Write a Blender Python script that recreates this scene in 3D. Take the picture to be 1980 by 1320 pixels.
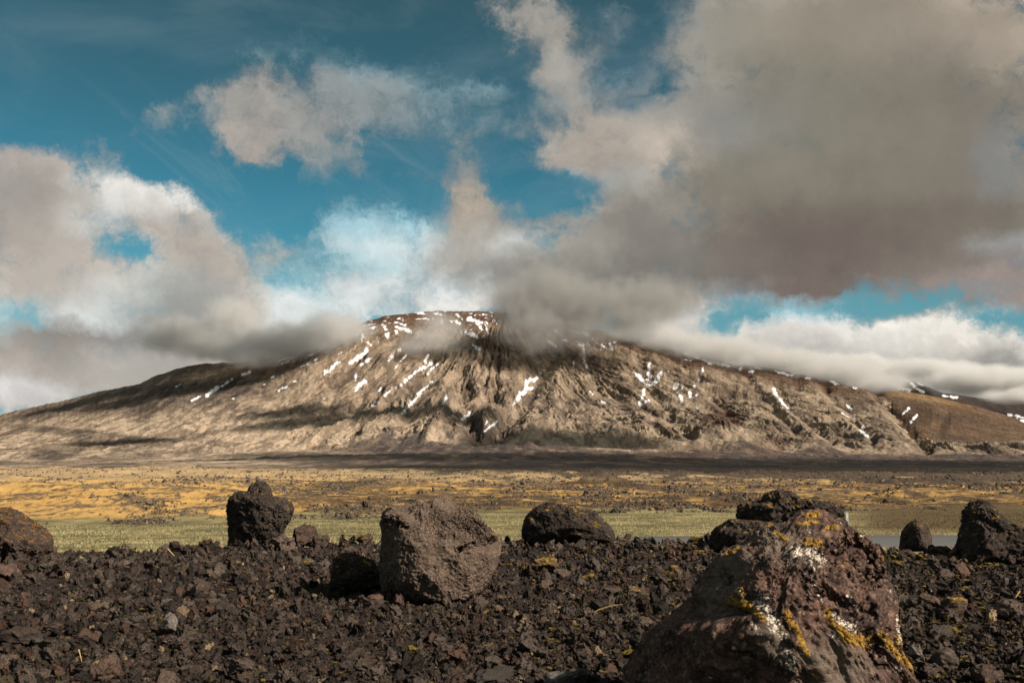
import bpy, bmesh, math
import numpy as np
from mathutils import Vector, Euler, Matrix

for _o in list(bpy.data.objects):
    bpy.data.objects.remove(_o, do_unlink=True)
SC = bpy.context.scene
COL = SC.collection
RAD = math.radians

# ------------------------------------------------------------ camera
F = 1925.0                    # focal length in photo pixels (photo 1980 wide)
PITCH = RAD(7.1)
CP, SP = math.cos(PITCH), math.sin(PITCH)
ZC = 3.0                      # eye height over the plain
cam_d = bpy.data.cameras.new('camera')
cam = bpy.data.objects.new('camera', cam_d)
COL.objects.link(cam)
cam.location = (0, 0, ZC)
cam.rotation_euler = (RAD(90) + PITCH, 0, 0)
cam_d.lens = 35.0
cam_d.sensor_width = 36.0
cam_d.clip_start = 0.05
cam_d.clip_end = 80000
cam_d.dof.use_dof = True
cam_d.dof.focus_distance = 40.0
cam_d.dof.aperture_fstop = 6.5
SC.camera = cam

# ------------------------------------------------------------ render
SC.render.engine = 'CYCLES'
SC.view_settings.view_transform = 'Standard'
SC.view_settings.look = 'None'
SC.view_settings.gamma = 1.0
SC.view_settings.exposure = 0.6
SC.view_settings.use_curve_mapping = False
CY = SC.cycles
CY.max_bounces = 5
CY.diffuse_bounces = 2
CY.glossy_bounces = 1
CY.transmission_bounces = 2
CY.volume_bounces = 2
CY.transparent_max_bounces = 24
CY.volume_max_steps = 256
CY.volume_step_rate = 2.0
CY.sample_clamp_indirect = 4.0
CY.use_adaptive_sampling = True
CY.adaptive_threshold = 0.01
CY.use_denoising = True
try:
    CY.denoiser = 'OPENIMAGEDENOISE'
    CY.denoising_prefilter = 'FAST'
    CY.denoising_input_passes = 'RGB_ALBEDO_NORMAL'
except Exception:
    pass

# ------------------------------------------------------------ sun
SUN_AZ = RAD(122)             # clockwise from +Y (view direction) towards +X
SUN_EL = RAD(35)
SUNV = Vector((math.sin(SUN_AZ) * math.cos(SUN_EL), math.cos(SUN_AZ) * math.cos(SUN_EL), math.sin(SUN_EL)))
sun_d = bpy.data.lights.new('sun', 'SUN')
sun_d.energy = 5.0
sun_d.angle = RAD(0.53)
sun_d.color = (1.0, 0.89, 0.76)
sun = bpy.data.objects.new('sun', sun_d)
COL.objects.link(sun)
sun.rotation_euler = SUNV.to_track_quat('Z', 'Y').to_euler()


# ------------------------------------------------------------ numeric helpers
def te_of(py):
    return (F * SP + (660 - np.asarray(py, float)) * CP) / (F * CP - (660 - np.asarray(py, float)) * SP)


def ta_of(px, py):
    return (np.asarray(px, float) - 990) / (F * CP - (660 - np.asarray(py, float)) * SP)


def ray(px, py):
    """direction (X/Y, 1, Z/Y) through a photo pixel"""
    return float(ta_of(px, py)), float(te_of(py))


def at(px, py, Y):
    a, e = ray(px, py)
    return Vector((a * Y, Y, ZC + e * Y))


def proj(X, Y, Z):
    dz = Z - ZC
    f = Y * CP + dz * SP
    return 990 + F * X / f, 660 - F * (-Y * SP + dz * CP) / f


def lin(c):
    c = np.asarray(c, float) / 255.0
    return np.where(c <= 0.04045, c / 12.92, ((c + 0.055) / 1.055) ** 2.4)


def sm(a, b, x):
    t = np.clip((x - a) / (b - a), 0, 1)
    return t * t * (3 - 2 * t)


def _h(ix, iy, iz, seed):
    h = (ix.astype(np.uint32) * np.uint32(374761393) + iy.astype(np.uint32) * np.uint32(668265263)
         + iz.astype(np.uint32) * np.uint32(2246822519) + np.uint32((seed * 3266489917) & 0xffffffff))
    h ^= h >> np.uint32(13)
    h *= np.uint32(1274126177)
    h ^= h >> np.uint32(16)
    return h


_a = np.arange(64) * 2 * np.pi / 64
_G2 = np.stack([np.cos(_a), np.sin(_a)], 1).astype(np.float32)
_rg = np.random.default_rng(5)
_G3 = _rg.normal(size=(256, 3))
_G3 = (_G3 / np.linalg.norm(_G3, axis=1)[:, None]).astype(np.float32)


def pn2(x, y, seed=0):
    x = np.asarray(x, np.float64); y = np.asarray(y, np.float64)
    xi = np.floor(x); yi = np.floor(y)
    fx = (x - xi).astype(np.float32); fy = (y - yi).astype(np.float32)
    xi = xi.astype(np.int64); yi = yi.astype(np.int64)
    z = np.zeros(1, np.int64)
    u = fx * fx * fx * (fx * (fx * 6 - 15) + 10); v = fy * fy * fy * (fy * (fy * 6 - 15) + 10)

    def g(a, b):
        k = _h(xi + a, yi + b, z, seed) & np.uint32(63)
        gg = _G2[k]
        return gg[..., 0] * (fx - a) + gg[..., 1] * (fy - b)
    n0 = g(0, 0) * (1 - u) + g(1, 0) * u
    n1 = g(0, 1) * (1 - u) + g(1, 1) * u
    return (n0 * (1 - v) + n1 * v) * 1.5


def pn3(p, seed=0):
    pi = np.floor(p)
    f = (p - pi).astype(np.float32)
    pi = pi.astype(np.int64)
    w = f * f * f * (f * (f * 6 - 15) + 10)
    out = 0
    for a in (0, 1):
        for b in (0, 1):
            for c in (0, 1):
                k = _h(pi[:, 0] + a, pi[:, 1] + b, pi[:, 2] + c, seed) & np.uint32(255)
                g = _G3[k]
                d = g[:, 0] * (f[:, 0] - a) + g[:, 1] * (f[:, 1] - b) + g[:, 2] * (f[:, 2] - c)
                d = d * (w[:, 0] if a else 1 - w[:, 0]) * (w[:, 1] if b else 1 - w[:, 1]) * (w[:, 2] if c else 1 - w[:, 2])
                out = out + d
    return out * 1.5


def fbm2(x, y, o=5, seed=0, g=0.5, ridged=False, lac=2.03):
    s = 0; a = 1; t = 0
    for i in range(o):
        n = pn2(x, y, seed + i)
        if ridged:
            n = 1 - 2 * np.abs(n)
        s = s + a * n; t += a; a *= g
        x = x * lac + 17.1; y = y * lac - 9.7
    return s / t


def fbm3(p, o=4, seed=0, g=0.5, mode=0):
    s = 0; a = 1; t = 0
    for i in range(o):
        n = pn3(p, seed + i)
        if mode == 1:
            n = 1 - 2 * np.abs(n)      # ridged
        elif mode == 2:
            n = 2 * np.abs(n) - 1      # billow
        s = s + a * n; t += a; a *= g
        p = p * 2.03 + 3.7
    return s / t


# ------------------------------------------------------------ object helpers
def tag(o, label=None, cat=None, group=None, kind=None):
    if label: o['label'] = label
    if cat: o['category'] = cat
    if group: o['group'] = group
    if kind: o['kind'] = kind
    return o


def mesh_np(name, V, faces, mat=None, parent=None, smooth=True, cols=None, attrs=None):
    """V (n,3); faces (m,3) or (m,4) int array; cols (n,3) albedo; attrs {name: (n,)}"""
    me = bpy.data.meshes.new(name)
    n = len(V); m, k = faces.shape
    me.vertices.add(n)
    me.vertices.foreach_set('co', np.ascontiguousarray(V, np.float32).ravel())
    me.loops.add(m * k)
    me.loops.foreach_set('vertex_index', np.ascontiguousarray(faces, np.int32).ravel())
    me.polygons.add(m)
    me.polygons.foreach_set('loop_start', np.arange(0, m * k, k, dtype=np.int32))
    me.polygons.foreach_set('loop_total', np.full(m, k, np.int32))
    me.polygons.foreach_set('use_smooth', np.full(m, smooth, bool))
    me.update(calc_edges=True)
    if cols is not None:
        a = me.attributes.new('albedo', 'FLOAT_COLOR', 'POINT')
        c = np.ones((n, 4), np.float32); c[:, :3] = cols
        a.data.foreach_set('color', c.ravel())
    for k_, v_ in (attrs or {}).items():
        a = me.attributes.new(k_, 'FLOAT', 'POINT')
        a.data.foreach_set('value', np.ascontiguousarray(v_, np.float32))
    if mat is not None:
        me.materials.append(mat)
    o = bpy.data.objects.new(name, me)
    COL.objects.link(o)
    if parent is not None:
        o.parent = parent
    return o


def grid_faces(ny, nx):
    i = np.arange(ny * nx).reshape(ny, nx)
    return np.stack([i[:-1, :-1], i[:-1, 1:], i[1:, 1:], i[1:, :-1]], -1).reshape(-1, 4)


class NT:
    """small node-tree writer"""
    def __init__(s, tree):
        s.t = tree

    def n(s, typ, **kw):
        nd = s.t.nodes.new(typ)
        for k, v in kw.items():
            setattr(nd, k, v)
        return nd

    def put(s, sock, v):
        if isinstance(v, bpy.types.NodeSocket):
            s.t.links.new(v, sock)
        elif v is not None:
            if sock.type == 'RGBA' and len(v) == 3:
                v = (*v, 1)
            sock.default_value = v

    def math(s, op, a, b=None, c=None, clamp=False):
        nd = s.n('ShaderNodeMath', operation=op, use_clamp=clamp)
        for i, v in enumerate((a, b, c)):
            s.put(nd.inputs[i], v)
        return nd.outputs[0]

    def vmath(s, op, a, b=None, scale=None):
        nd = s.n('ShaderNodeVectorMath', operation=op)
        s.put(nd.inputs[0], a); s.put(nd.inputs[1], b)
        if scale is not None: s.put(nd.inputs['Scale'], scale)
        return nd.outputs['Value'] if op in ('LENGTH', 'DOT_PRODUCT') else nd.outputs[0]

    def mixc(s, f, a, b, blend='MIX'):
        nd = s.n('ShaderNodeMix', data_type='RGBA', blend_type=blend)
        s.put(nd.inputs[0], f); s.put(nd.inputs[6], a); s.put(nd.inputs[7], b)
        return nd.outputs[2]

    def mixf(s, f, a, b):
        nd = s.n('ShaderNodeMix', data_type='FLOAT')
        s.put(nd.inputs[0], f); s.put(nd.inputs[2], a); s.put(nd.inputs[3], b)
        return nd.outputs[0]

    def noise(s, vec, scale, detail=4, rough=0.5, dist=0.0, out=0, lac=2.0):
        nd = s.n('ShaderNodeTexNoise')
        s.put(nd.inputs['Vector'], vec)
        nd.inputs['Scale'].default_value = scale
        nd.inputs['Detail'].default_value = detail
        nd.inputs['Roughness'].default_value = rough
        nd.inputs['Lacunarity'].default_value = lac
        nd.inputs['Distortion'].default_value = dist
        return nd.outputs[out]

    def voronoi(s, vec, scale, feature='F1', out=0, rand=1.0):
        nd = s.n('ShaderNodeTexVoronoi', feature=feature)
        s.put(nd.inputs['Vector'], vec)
        nd.inputs['Scale'].default_value = scale
        nd.inputs['Randomness'].default_value = rand
        return nd.outputs[out]

    def mr(s, v, a, b, c=0.0, d=1.0, typ='SMOOTHSTEP'):
        nd = s.n('ShaderNodeMapRange', interpolation_type=typ)
        s.put(nd.inputs[0], v)
        for i, k in enumerate((a, b, c, d)):
            s.put(nd.inputs[i + 1], k)
        return nd.outputs[0]

    def ramp(s, v, stops, interp='LINEAR'):
        nd = s.n('ShaderNodeValToRGB')
        r = nd.color_ramp; r.interpolation = interp
        while len(r.elements) < len(stops):
            r.elements.new(1.0)
        for e, (p, c) in zip(r.elements, stops):
            e.position = p
            e.color = tuple(c) if len(c) == 4 else (*c, 1)
        s.put(nd.inputs[0], v)
        return nd
# ------------------------------------------------------------ sky: tinted Nishita + cloud field laid out by direction
# soft cloud masses: (px, py, rx, ry, rotation deg, sRGB colour, cover)
CB = [
 # thin high veils and streaks
 (640,105,220,32,4,(105,140,150),.38),(830,175,240,44,-2,(120,148,156),.62),(620,370,115,12,38,(120,165,178),.5),
 (640,455,110,10,25,(120,170,185),.4),(120,210,160,16,28,(95,135,150),.3),(760,120,150,25,5,(110,140,150),.35),
 (440,430,60,25,30,(140,175,185),.4),(900,230,120,50,0,(120,140,145),.4),
 # low white glow over the horizon, left and centre
 (200,595,260,85,0,(208,215,214),.95),(560,600,190,62,0,(205,215,216),.95),(780,575,190,66,0,(214,220,218),.95),
 (885,590,75,30,-8,(232,230,225),1),(800,490,190,60,0,(205,216,216),.95),(740,430,140,40,0,(155,190,200),.65),
 (640,530,200,40,0,(150,190,198),.55),(0,600,70,60,0,(170,195,198),.5),(40,592,40,14,10,(120,180,195),.2),
 (330,560,110,70,0,(190,195,190),.9),
 # left bank
 (40,430,160,150,20,(172,164,155),1),(110,500,120,95,0,(180,172,162),1),(0,350,130,90,15,(162,156,150),1),
 (225,300,45,34,0,(140,150,150),.9),(300,440,80,40,10,(176,170,162),1),(180,400,60,50,0,(165,165,160),.7),
 (360,430,105,62,8,(182,172,162),1),(400,490,95,66,0,(186,176,166),1),(330,400,60,50,0,(170,165,158),1),
 (440,560,75,110,0,(192,182,170),1),(370,570,85,95,0,(160,160,155),.95),(540,490,48,38,0,(165,165,160),.75),
 (590,500,22,50,0,(125,155,165),.6),(455,640,70,50,0,(195,185,172),1),(385,600,16,50,0,(210,212,208),.9),
 (120,540,170,60,0,(186,178,168),1),
 (90,650,260,48,0,(152,145,138),1),(310,640,150,46,0,(142,140,137),1),(225,615,45,28,0,(130,130,128),.9),
 (560,655,160,46,0,(160,157,152),1),(640,620,60,45,0,(158,158,154),.8),(790,570,28,50,0,(150,158,160),.6),
 (120,712,320,42,0,(178,170,161),1),(40,752,120,12,0,(208,206,203),1),(260,745,120,14,0,(176,172,166),1),
 (120,785,260,22,0,(190,186,182),1),(340,702,45,9,0,(212,211,208),1),(190,735,20,9,0,(200,200,198),.9),
 (430,690,180,30,0,(165,161,155),1),
 # centre, upper
 (530,215,150,78,12,(162,156,149),1),(500,290,60,50,15,(166,158,150),.95),(470,190,60,45,30,(150,150,146),.75),(505,272,46,42,15,(166,158,150),.9),
 (590,245,60,60,20,(150,148,144),.8),(640,300,62,44,40,(135,142,142),.75),(700,200,150,66,5,(142,148,148),.8),
 (760,230,60,45,0,(125,138,142),.5),(325,227,60,26,8,(130,142,145),.75),(400,240,40,22,0,(120,138,144),.45),
 (915,400,92,92,20,(168,157,143),1),(915,320,70,52,0,(136,140,138),.75),(820,325,75,26,0,(120,132,136),.5),
 (935,465,75,62,0,(160,151,140),1),(900,380,50,45,0,(172,160,146),1),(1005,480,40,26,0,(205,212,210),.8),
 (870,500,80,40,0,(168,165,158),.85),(960,540,60,60,0,(150,148,144),.95),
 # diagonal bright band of the big mass
 (1020,30,70,60,40,(150,147,140),.85),(1055,100,58,70,25,(155,151,143),.9),(1100,180,62,75,25,(158,153,145),.92),
 (1150,260,85,68,20,(176,167,156),1),(1110,300,90,62,0,(168,160,150),.95),(1200,310,95,80,0,(172,163,152),1),
 (1280,275,85,60,0,(190,178,164),1),(1240,240,70,60,0,(172,164,154),1),(1040,230,50,60,0,(120,135,140),.5),
 (1340,180,100,90,0,(150,148,142),.9),(1250,110,120,80,0,(118,128,132),.62),(1180,60,80,70,0,(115,127,132),.6),
 (1340,60,100,90,0,(135,138,136),.75),(1190,160,80,70,0,(115,128,134),.55),(1300,20,80,35,0,(80,108,122),.3),
  (1240,205,30,20,0,(82,110,124),.3),(1445,75,45,30,0,(110,122,126),.55),
 (1160,350,80,60,0,(160,152,142),1),(1090,375,50,28,0,(110,150,165),.3),
 (1190,370,45,40,0,(160,162,158),.85),(1055,450,80,32,0,(130,140,142),.7),
 # big grey mass
 (1480,60,190,130,0,(152,147,136),1),(1720,60,300,160,0,(150,142,128),1),(1930,30,180,110,0,(163,152,138),1),
 (1600,220,260,140,0,(136,131,119),1),(1850,220,220,160,0,(132,125,114),1),(1430,260,120,120,0,(140,138,132),1),
 (1400,370,130,80,0,(128,122,112),1),(1600,350,230,90,0,(132,127,114),1),(1830,350,220,90,0,(128,121,110),1),
 (1930,300,70,90,0,(132,132,130),.9),(1660,440,300,75,0,(120,112,102),1),(1880,420,160,60,0,(120,112,102),1),
 (1560,490,230,80,0,(111,101,95),1),(1700,490,190,60,0,(112,102,95),1),(1530,555,150,36,0,(113,102,97),1),
 (1420,500,120,70,0,(122,114,106),1),
 (1160,440,130,62,-15,(160,155,146),1),(1110,495,120,52,-10,(164,158,148),1),(1250,440,110,70,0,(135,131,124),1),
 (1290,500,120,60,0,(128,124,117),1),(1060,550,130,62,0,(138,135,129),1),(1190,560,160,62,0,(122,118,112),1),
 (1280,590,120,40,0,(114,109,103),1),(1060,610,130,55,0,(120,120,117),1),(1360,560,70,45,0,(124,118,112),.95),
 (1030,660,80,40,0,(122,123,121),1),
 # lower right
 (1850,520,170,52,0,(130,121,113),1),(1800,570,110,28,0,(135,125,118),.8),(1890,560,100,34,0,(145,132,126),.7),
 (1960,470,90,45,0,(148,148,146),.9),(1960,560,60,60,0,(146,134,128),.8),(1865,598,16,18,0,(140,118,110),.75),
 (1440,590,80,16,0,(150,160,162),.6),(1560,612,110,9,0,(140,180,190),.5),
 (1330,634,150,30,4,(218,214,206),1),(1520,654,220,34,4,(225,220,212),1),(1750,664,240,42,0,(228,223,214),1),
 (1890,690,190,46,6,(220,214,204),1),(1650,700,320,36,4,(212,207,199),1),(1800,728,300,26,0,(186,181,173),1),
 (265,372,105,46,4,(222,219,212),1),(340,368,70,28,14,(224,221,214),1),(190,420,95,26,-10,(212,211,206),1),(140,400,40,50,0,(176,170,162),1),
 (290,722,190,40,-8,(176,171,163),1),(330,745,160,30,-8,(176,171,163),1),(245,455,24,14,0,(90,150,172),.7),
 (1235,70,75,36,-15,(70,103,120),.10),(1125,25,45,38,20,(68,103,120),.08),(1210,130,34,30,10,(70,110,128),.15),(1300,150,26,40,0,(85,110,122),.22),
 (1035,200,22,36,10,(70,120,140),.25),(1000,130,24,60,0,(70,105,122),.1),(1060,95,14,26,0,(80,110,125),.2),(1310,25,55,22,-20,(80,108,122),.25),
 (1045,385,40,34,-20,(90,145,165),.06),(1000,330,24,36,0,(80,140,160),.15),(1255,205,34,22,0,(82,110,124),.25),(1100,370,30,16,-20,(90,145,165),.1),
 (600,590,90,20,0,(150,195,205),.5),(195,588,95,40,0,(212,216,213),1),(575,592,85,32,0,(212,216,213),1),(700,560,70,36,0,(208,214,213),.95),(385,612,15,46,0,(212,214,210),1),(790,545,80,34,0,(212,216,214),.95),(870,588,80,28,-8,(228,226,220),1),(255,640,60,24,0,(150,148,145),1),
 (1950,725,100,42,0,(158,156,150),1),(1900,755,200,26,0,(160,156,148),1),(1480,690,260,34,6,(190,186,180),1),
]


def paint(px, py):
    """colour and cover of the clouds towards photo pixel (px, py)"""
    col = np.zeros(px.shape + (3,)); wt = np.zeros(px.shape); cov = np.zeros(px.shape)
    for cx, cy, rx, ry, rot, c, a in CB:
        r = RAD(rot)
        dx = px - cx; dy = py - cy
        u = (dx * math.cos(r) + dy * math.sin(r)) / rx
        v = (-dx * math.sin(r) + dy * math.cos(r)) / ry
        d = np.sqrt(u * u + v * v)
        w = sm(1.25, 0.35, d)
        k = w * (1 if a >= .25 else 1)
        lc = lin(c)
        if a < .25:
            cov = cov * (1 - w) + a * w
        else:
            big = 1.0 if ((cx > 1330 or cy > 625 or (cx > 1000 and cy > 400)) and a > .8) else (.95 if cx > 1130 or cx < 480 else .88)
            un = cov + w * a * (1 - cov)
            cov = np.maximum(cov, np.minimum(un, big if a > .8 else a))
        col = col * (1 - k)[..., None] + lc * k[..., None]
        wt = wt * (1 - k) + k
    col = col / np.maximum(wt, 1e-3)[..., None]
    col = np.where((wt > 1e-3)[..., None], col, lin((150, 150, 148)))
    return col, cov


world = bpy.data.worlds.new('World')
_world_pending = world
world.use_nodes = True
world.cycles.sampling_method = 'MANUAL'
world.cycles.sample_map_resolution = 512
W = NT(world.node_tree)
_bg = world.node_tree.nodes['Background']
_tc = W.n('ShaderNodeTexCoord')
D = W.vmath('NORMALIZE', _tc.outputs['Generated'])
_sx = W.n('ShaderNodeSeparateXYZ'); W.put(_sx.inputs[0], D)
AZ0 = W.math('ARCTAN2', _sx.outputs[0], _sx.outputs[1])
EL0 = W.math('ARCSINE', _sx.outputs[2])
# domain warp so that the soft masses fray like cloud
_w1 = W.noise(D, 8, 10, .66, out=1)
_w2 = W.noise(D, 36, 8, .66, out=1)
_s1 = W.n('ShaderNodeSeparateColor'); W.put(_s1.inputs[0], _w1)
_s2 = W.n('ShaderNodeSeparateColor'); W.put(_s2.inputs[0], _w2)


def _warp(base, ch, k1, k2):
    a = W.math('MULTIPLY_ADD', W.math('SUBTRACT', _s1.outputs[ch], .5), k1, base)
    return W.math('MULTIPLY_ADD', W.math('SUBTRACT', _s2.outputs[ch], .5), k2, a)


AZ = _warp(AZ0, 0, .13, .034)
EL = _warp(EL0, 1, .085, .026)
NA, NR = 64, 30
AZM = RAD(35)
ELA, ELB = RAD(-1.5), RAD(30)
azs = np.linspace(-AZM, AZM, NA)
els = np.linspace(ELA, ELB, NR)
_A, _E = np.meshgrid(azs, els)
_dx = np.sin(_A) * np.cos(_E); _dy = np.cos(_A) * np.cos(_E); _dz = np.sin(_E)
_px, _py = proj(_dx, _dy, _dz + ZC)
_colr, _cov = paint(_px, _py)
tU = W.math('MULTIPLY_ADD', AZ, 1 / (2 * AZM), .5, clamp=True)
tA = W.math('MULTIPLY', tU, 2.0, clamp=True)
tB = W.math('MULTIPLY_ADD', tU, 2.0, -1.0, clamp=True)
sel = W.math('GREATER_THAN', tU, .5)
vR = W.math('MULTIPLY', W.math('SUBTRACT', EL, ELA), (NR - 1) / (ELB - ELA))
cc = aa = None
# 2 x 32 stops: left half shares its last stop position with the first of the right half
posL = np.linspace(0, 1, 32)
for i in range(NR):
    def stops(lo, hi):
        out = []
        for p in posL:
            u = (lo + (hi - lo) * p) * (NA - 1)
            k = min(int(u), NA - 2); f = u - k
            c = _colr[i, k] * (1 - f) + _colr[i, k + 1] * f
            a = _cov[i, k] * (1 - f) + _cov[i, k + 1] * f
            out.append((float(p), (float(c[0]), float(c[1]), float(c[2]), float(a))))
        return out
    g = bpy.data.node_groups.new('sky_row', 'ShaderNodeTree')
    for nm in ('a', 'b', 'side'):
        g.interface.new_socket(nm, in_out='INPUT', socket_type='NodeSocketFloat')
    g.interface.new_socket('colour', in_out='OUTPUT', socket_type='NodeSocketColor')
    g.interface.new_socket('cover', in_out='OUTPUT', socket_type='NodeSocketFloat')
    G = NT(g)
    gi = G.n('NodeGroupInput'); go = G.n('NodeGroupOutput')
    rl = G.ramp(gi.outputs[0], stops(0, .5)); rr = G.ramp(gi.outputs[1], stops(.5, 1))
    G.put(go.inputs[0], G.mixc(gi.outputs[2], rl.outputs[0], rr.outputs[0]))
    G.put(go.inputs[1], G.mixf(gi.outputs[2], rl.outputs[1], rr.outputs[1]))
    gn = W.n('ShaderNodeGroup'); gn.node_tree = g
    W.put(gn.inputs[0], tA); W.put(gn.inputs[1], tB); W.put(gn.inputs[2], sel)
    c, a = gn.outputs[0], gn.outputs[1]
    if cc is None:
        cc, aa = c, a
    else:
        f = W.math('SUBTRACT', vR, float(i - 1), clamp=True)
        cc = W.mixc(f, cc, c); aa = W.mixf(f, aa, a)
# beyond the mapped part of the sky: broken cloud
far = W.math('MAXIMUM', W.mr(W.math('ABSOLUTE', AZ0), RAD(34), RAD(48)), W.mr(EL0, RAD(28), RAD(38)))
nb = W.noise(D, 3.0, 6, .6)
aa = W.mixf(far, aa, W.mr(nb, .42, .62))
cc = W.mixc(far, cc, W.mixc(W.mr(nb, .5, .75), tuple(lin((175, 170, 160))), tuple(lin((120, 115, 108)))))
SD = W.vmath('NORMALIZE', W.vmath('ADD', D, (.022, -.004, .024)))
DW = W.vmath('ADD', D, W.vmath('SCALE', W.vmath('SUBTRACT', _w2, (.5, .5, .5)), scale=.05))
SW = W.vmath('ADD', SD, W.vmath('SCALE', W.vmath('SUBTRACT', _w2, (.5, .5, .5)), scale=.05))
nz = W.noise(DW, 17, 12, .64, dist=.3)
nzs = W.noise(SW, 17, 5, .6, dist=.3)
nz2 = W.noise(D, 7, 8, .6)
nf = W.noise(W.vmath('MULTIPLY', DW, (1, 1, 1.6)), 60, 8, .68)
cv = W.math('MULTIPLY_ADD', W.math('SUBTRACT', nz, .5), 1.55, aa)
cv = W.math('MULTIPLY_ADD', W.math('SUBTRACT', nz2, .5), .6, cv)
cv = W.math('MULTIPLY_ADD', W.math('SUBTRACT', nf, .5), .5, cv)
edge = W.mr(aa, .0, .16)
solid = W.mr(aa, .88, 1.0)
alpha = W.math('MULTIPLY', W.math('MAXIMUM', W.mr(cv, .18, .86), solid), edge)
rel = W.math('SUBTRACT', nz, nzs)
shade = W.math('MULTIPLY_ADD', W.math('SUBTRACT', nz2, .5), .6, 1.0)
shade = W.math('MULTIPLY_ADD', rel, W.mixf(solid, .7, .25), shade)
shade = W.math('MULTIPLY_ADD', W.math('SUBTRACT', nf, .5), W.mixf(solid, .26, .04), shade)
# thin edges of the clouds catch the sun
shade = W.math('MULTIPLY_ADD', W.math('MULTIPLY', alpha, W.math('SUBTRACT', 1.0, solid)), .10, shade)
cloud = W.vmath('SCALE', cc, scale=shade)
sky = W.n('ShaderNodeTexSky', sky_type='NISHITA', sun_disc=False)
sky.sun_elevation = SUN_EL
sky.sun_rotation = SUN_AZ
sky.altitude = 100
tint = W.ramp(W.math('MULTIPLY_ADD', EL0, 1 / RAD(30), 0.0, clamp=True), [
    (0.00, (.30, .62, .86)), (.28, (.30, .82, .80)), (.40, (.23, .75, .73)), (.52, (.20, .66, .63)),
    (.70, (.21, .53, .47)), (.90, (.23, .47, .38)), (1.0, (.25, .45, .37))]).outputs[0]
blue = W.mixc(1.0, sky.outputs[0], tint, 'MULTIPLY')
veil = W.math('MULTIPLY', W.mr(W.noise(W.vmath('MULTIPLY', D, (1.0, 1.0, 2.5)), 5, 9, .62, dist=.8), .42, .8), .16)
_r = RAD(-36)
al_ = W.math('ADD', W.math('MULTIPLY', AZ0, math.cos(_r)), W.math('MULTIPLY', EL0, math.sin(_r)))
ac_ = W.math('SUBTRACT', W.math('MULTIPLY', EL0, math.cos(_r)), W.math('MULTIPLY', AZ0, math.sin(_r)))
_cx = W.n('ShaderNodeCombineXYZ'); W.put(_cx.inputs[0], W.math('MULTIPLY', al_, 2.0)); W.put(_cx.inputs[1], W.math('MULTIPLY', ac_, 13.0))
strk = W.noise(_cx.outputs[0], 1.6, 9, .66, dist=1.4)
strk = W.math('MULTIPLY', W.mr(strk, .52, .78), W.mr(W.noise(D, 6, 4, .5), .40, .62))
strk = W.math('MULTIPLY', strk, W.mr(EL0, RAD(24), RAD(15), 0.0, .36))
veil = W.math('ADD', veil, strk)
blue = W.mixc(W.math('ADD', veil, W.mr(EL0, RAD(15), RAD(1), .02, .24)), blue, tuple(lin((158, 172, 176)) * 10))
out = W.mixc(alpha, blue, W.vmath('SCALE', cloud, scale=10.0))
W.put(_bg.inputs[0], out)
_bg.inputs[1].default_value = 0.066
SC.world = world

# ------------------------------------------------------------ mountain
def skyl(pts):
    pts = np.array(pts, float)
    return ta_of(pts[:, 0], pts[:, 1]), te_of(pts[:, 1])


SK_MAIN = skyl([(-700, 880), (-300, 850), (0, 802), (100, 778), (200, 755), (270, 741), (300, 727), (345, 711), (400, 703),
                (470, 701), (540, 690), (620, 655), (690, 629), (740, 613), (790, 605), (850, 601), (940, 603), (1000, 606), (1060, 622),
                (1120, 634), (1220, 650), (1290, 670), (1350, 686), (1410, 704), (1480, 710), (1560, 727), (1640, 744), (1700, 757),
                (1745, 790), (1780, 830), (1810, 866), (1850, 884), (1980, 892), (2700, 900)])
SK_SPUR = skyl([(1000, 895), (1500, 892), (1600, 850), (1650, 790), (1700, 756), (1750, 757), (1800, 765), (1850, 777), (1900, 789), (1980, 812), (2100, 840), (2700, 890)])
SK_FAR = skyl([(1000, 895), (1500, 720), (1600, 706), (1660, 715), (1720, 724), (1760, 735), (1820, 758), (1900, 770), (1980, 775), (2200, 800), (2700, 850)])
_f = np.array([(-700, 898), (0, 892), (400, 884), (700, 866), (950, 862), (1300, 874), (1500, 880), (1800, 882), (2700, 885)], float)
FT_TA, FT_TE = ta_of(_f[:, 0], _f[:, 1]), te_of(_f[:, 1])

YF, YRIDGE = 4300.0, 7400.0


def cone_px(TA, Y, X, px, py, rx, ry, h):
    """a small hill of height h whose foot centre shows at photo pixel (px, py)"""
    return 0


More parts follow.
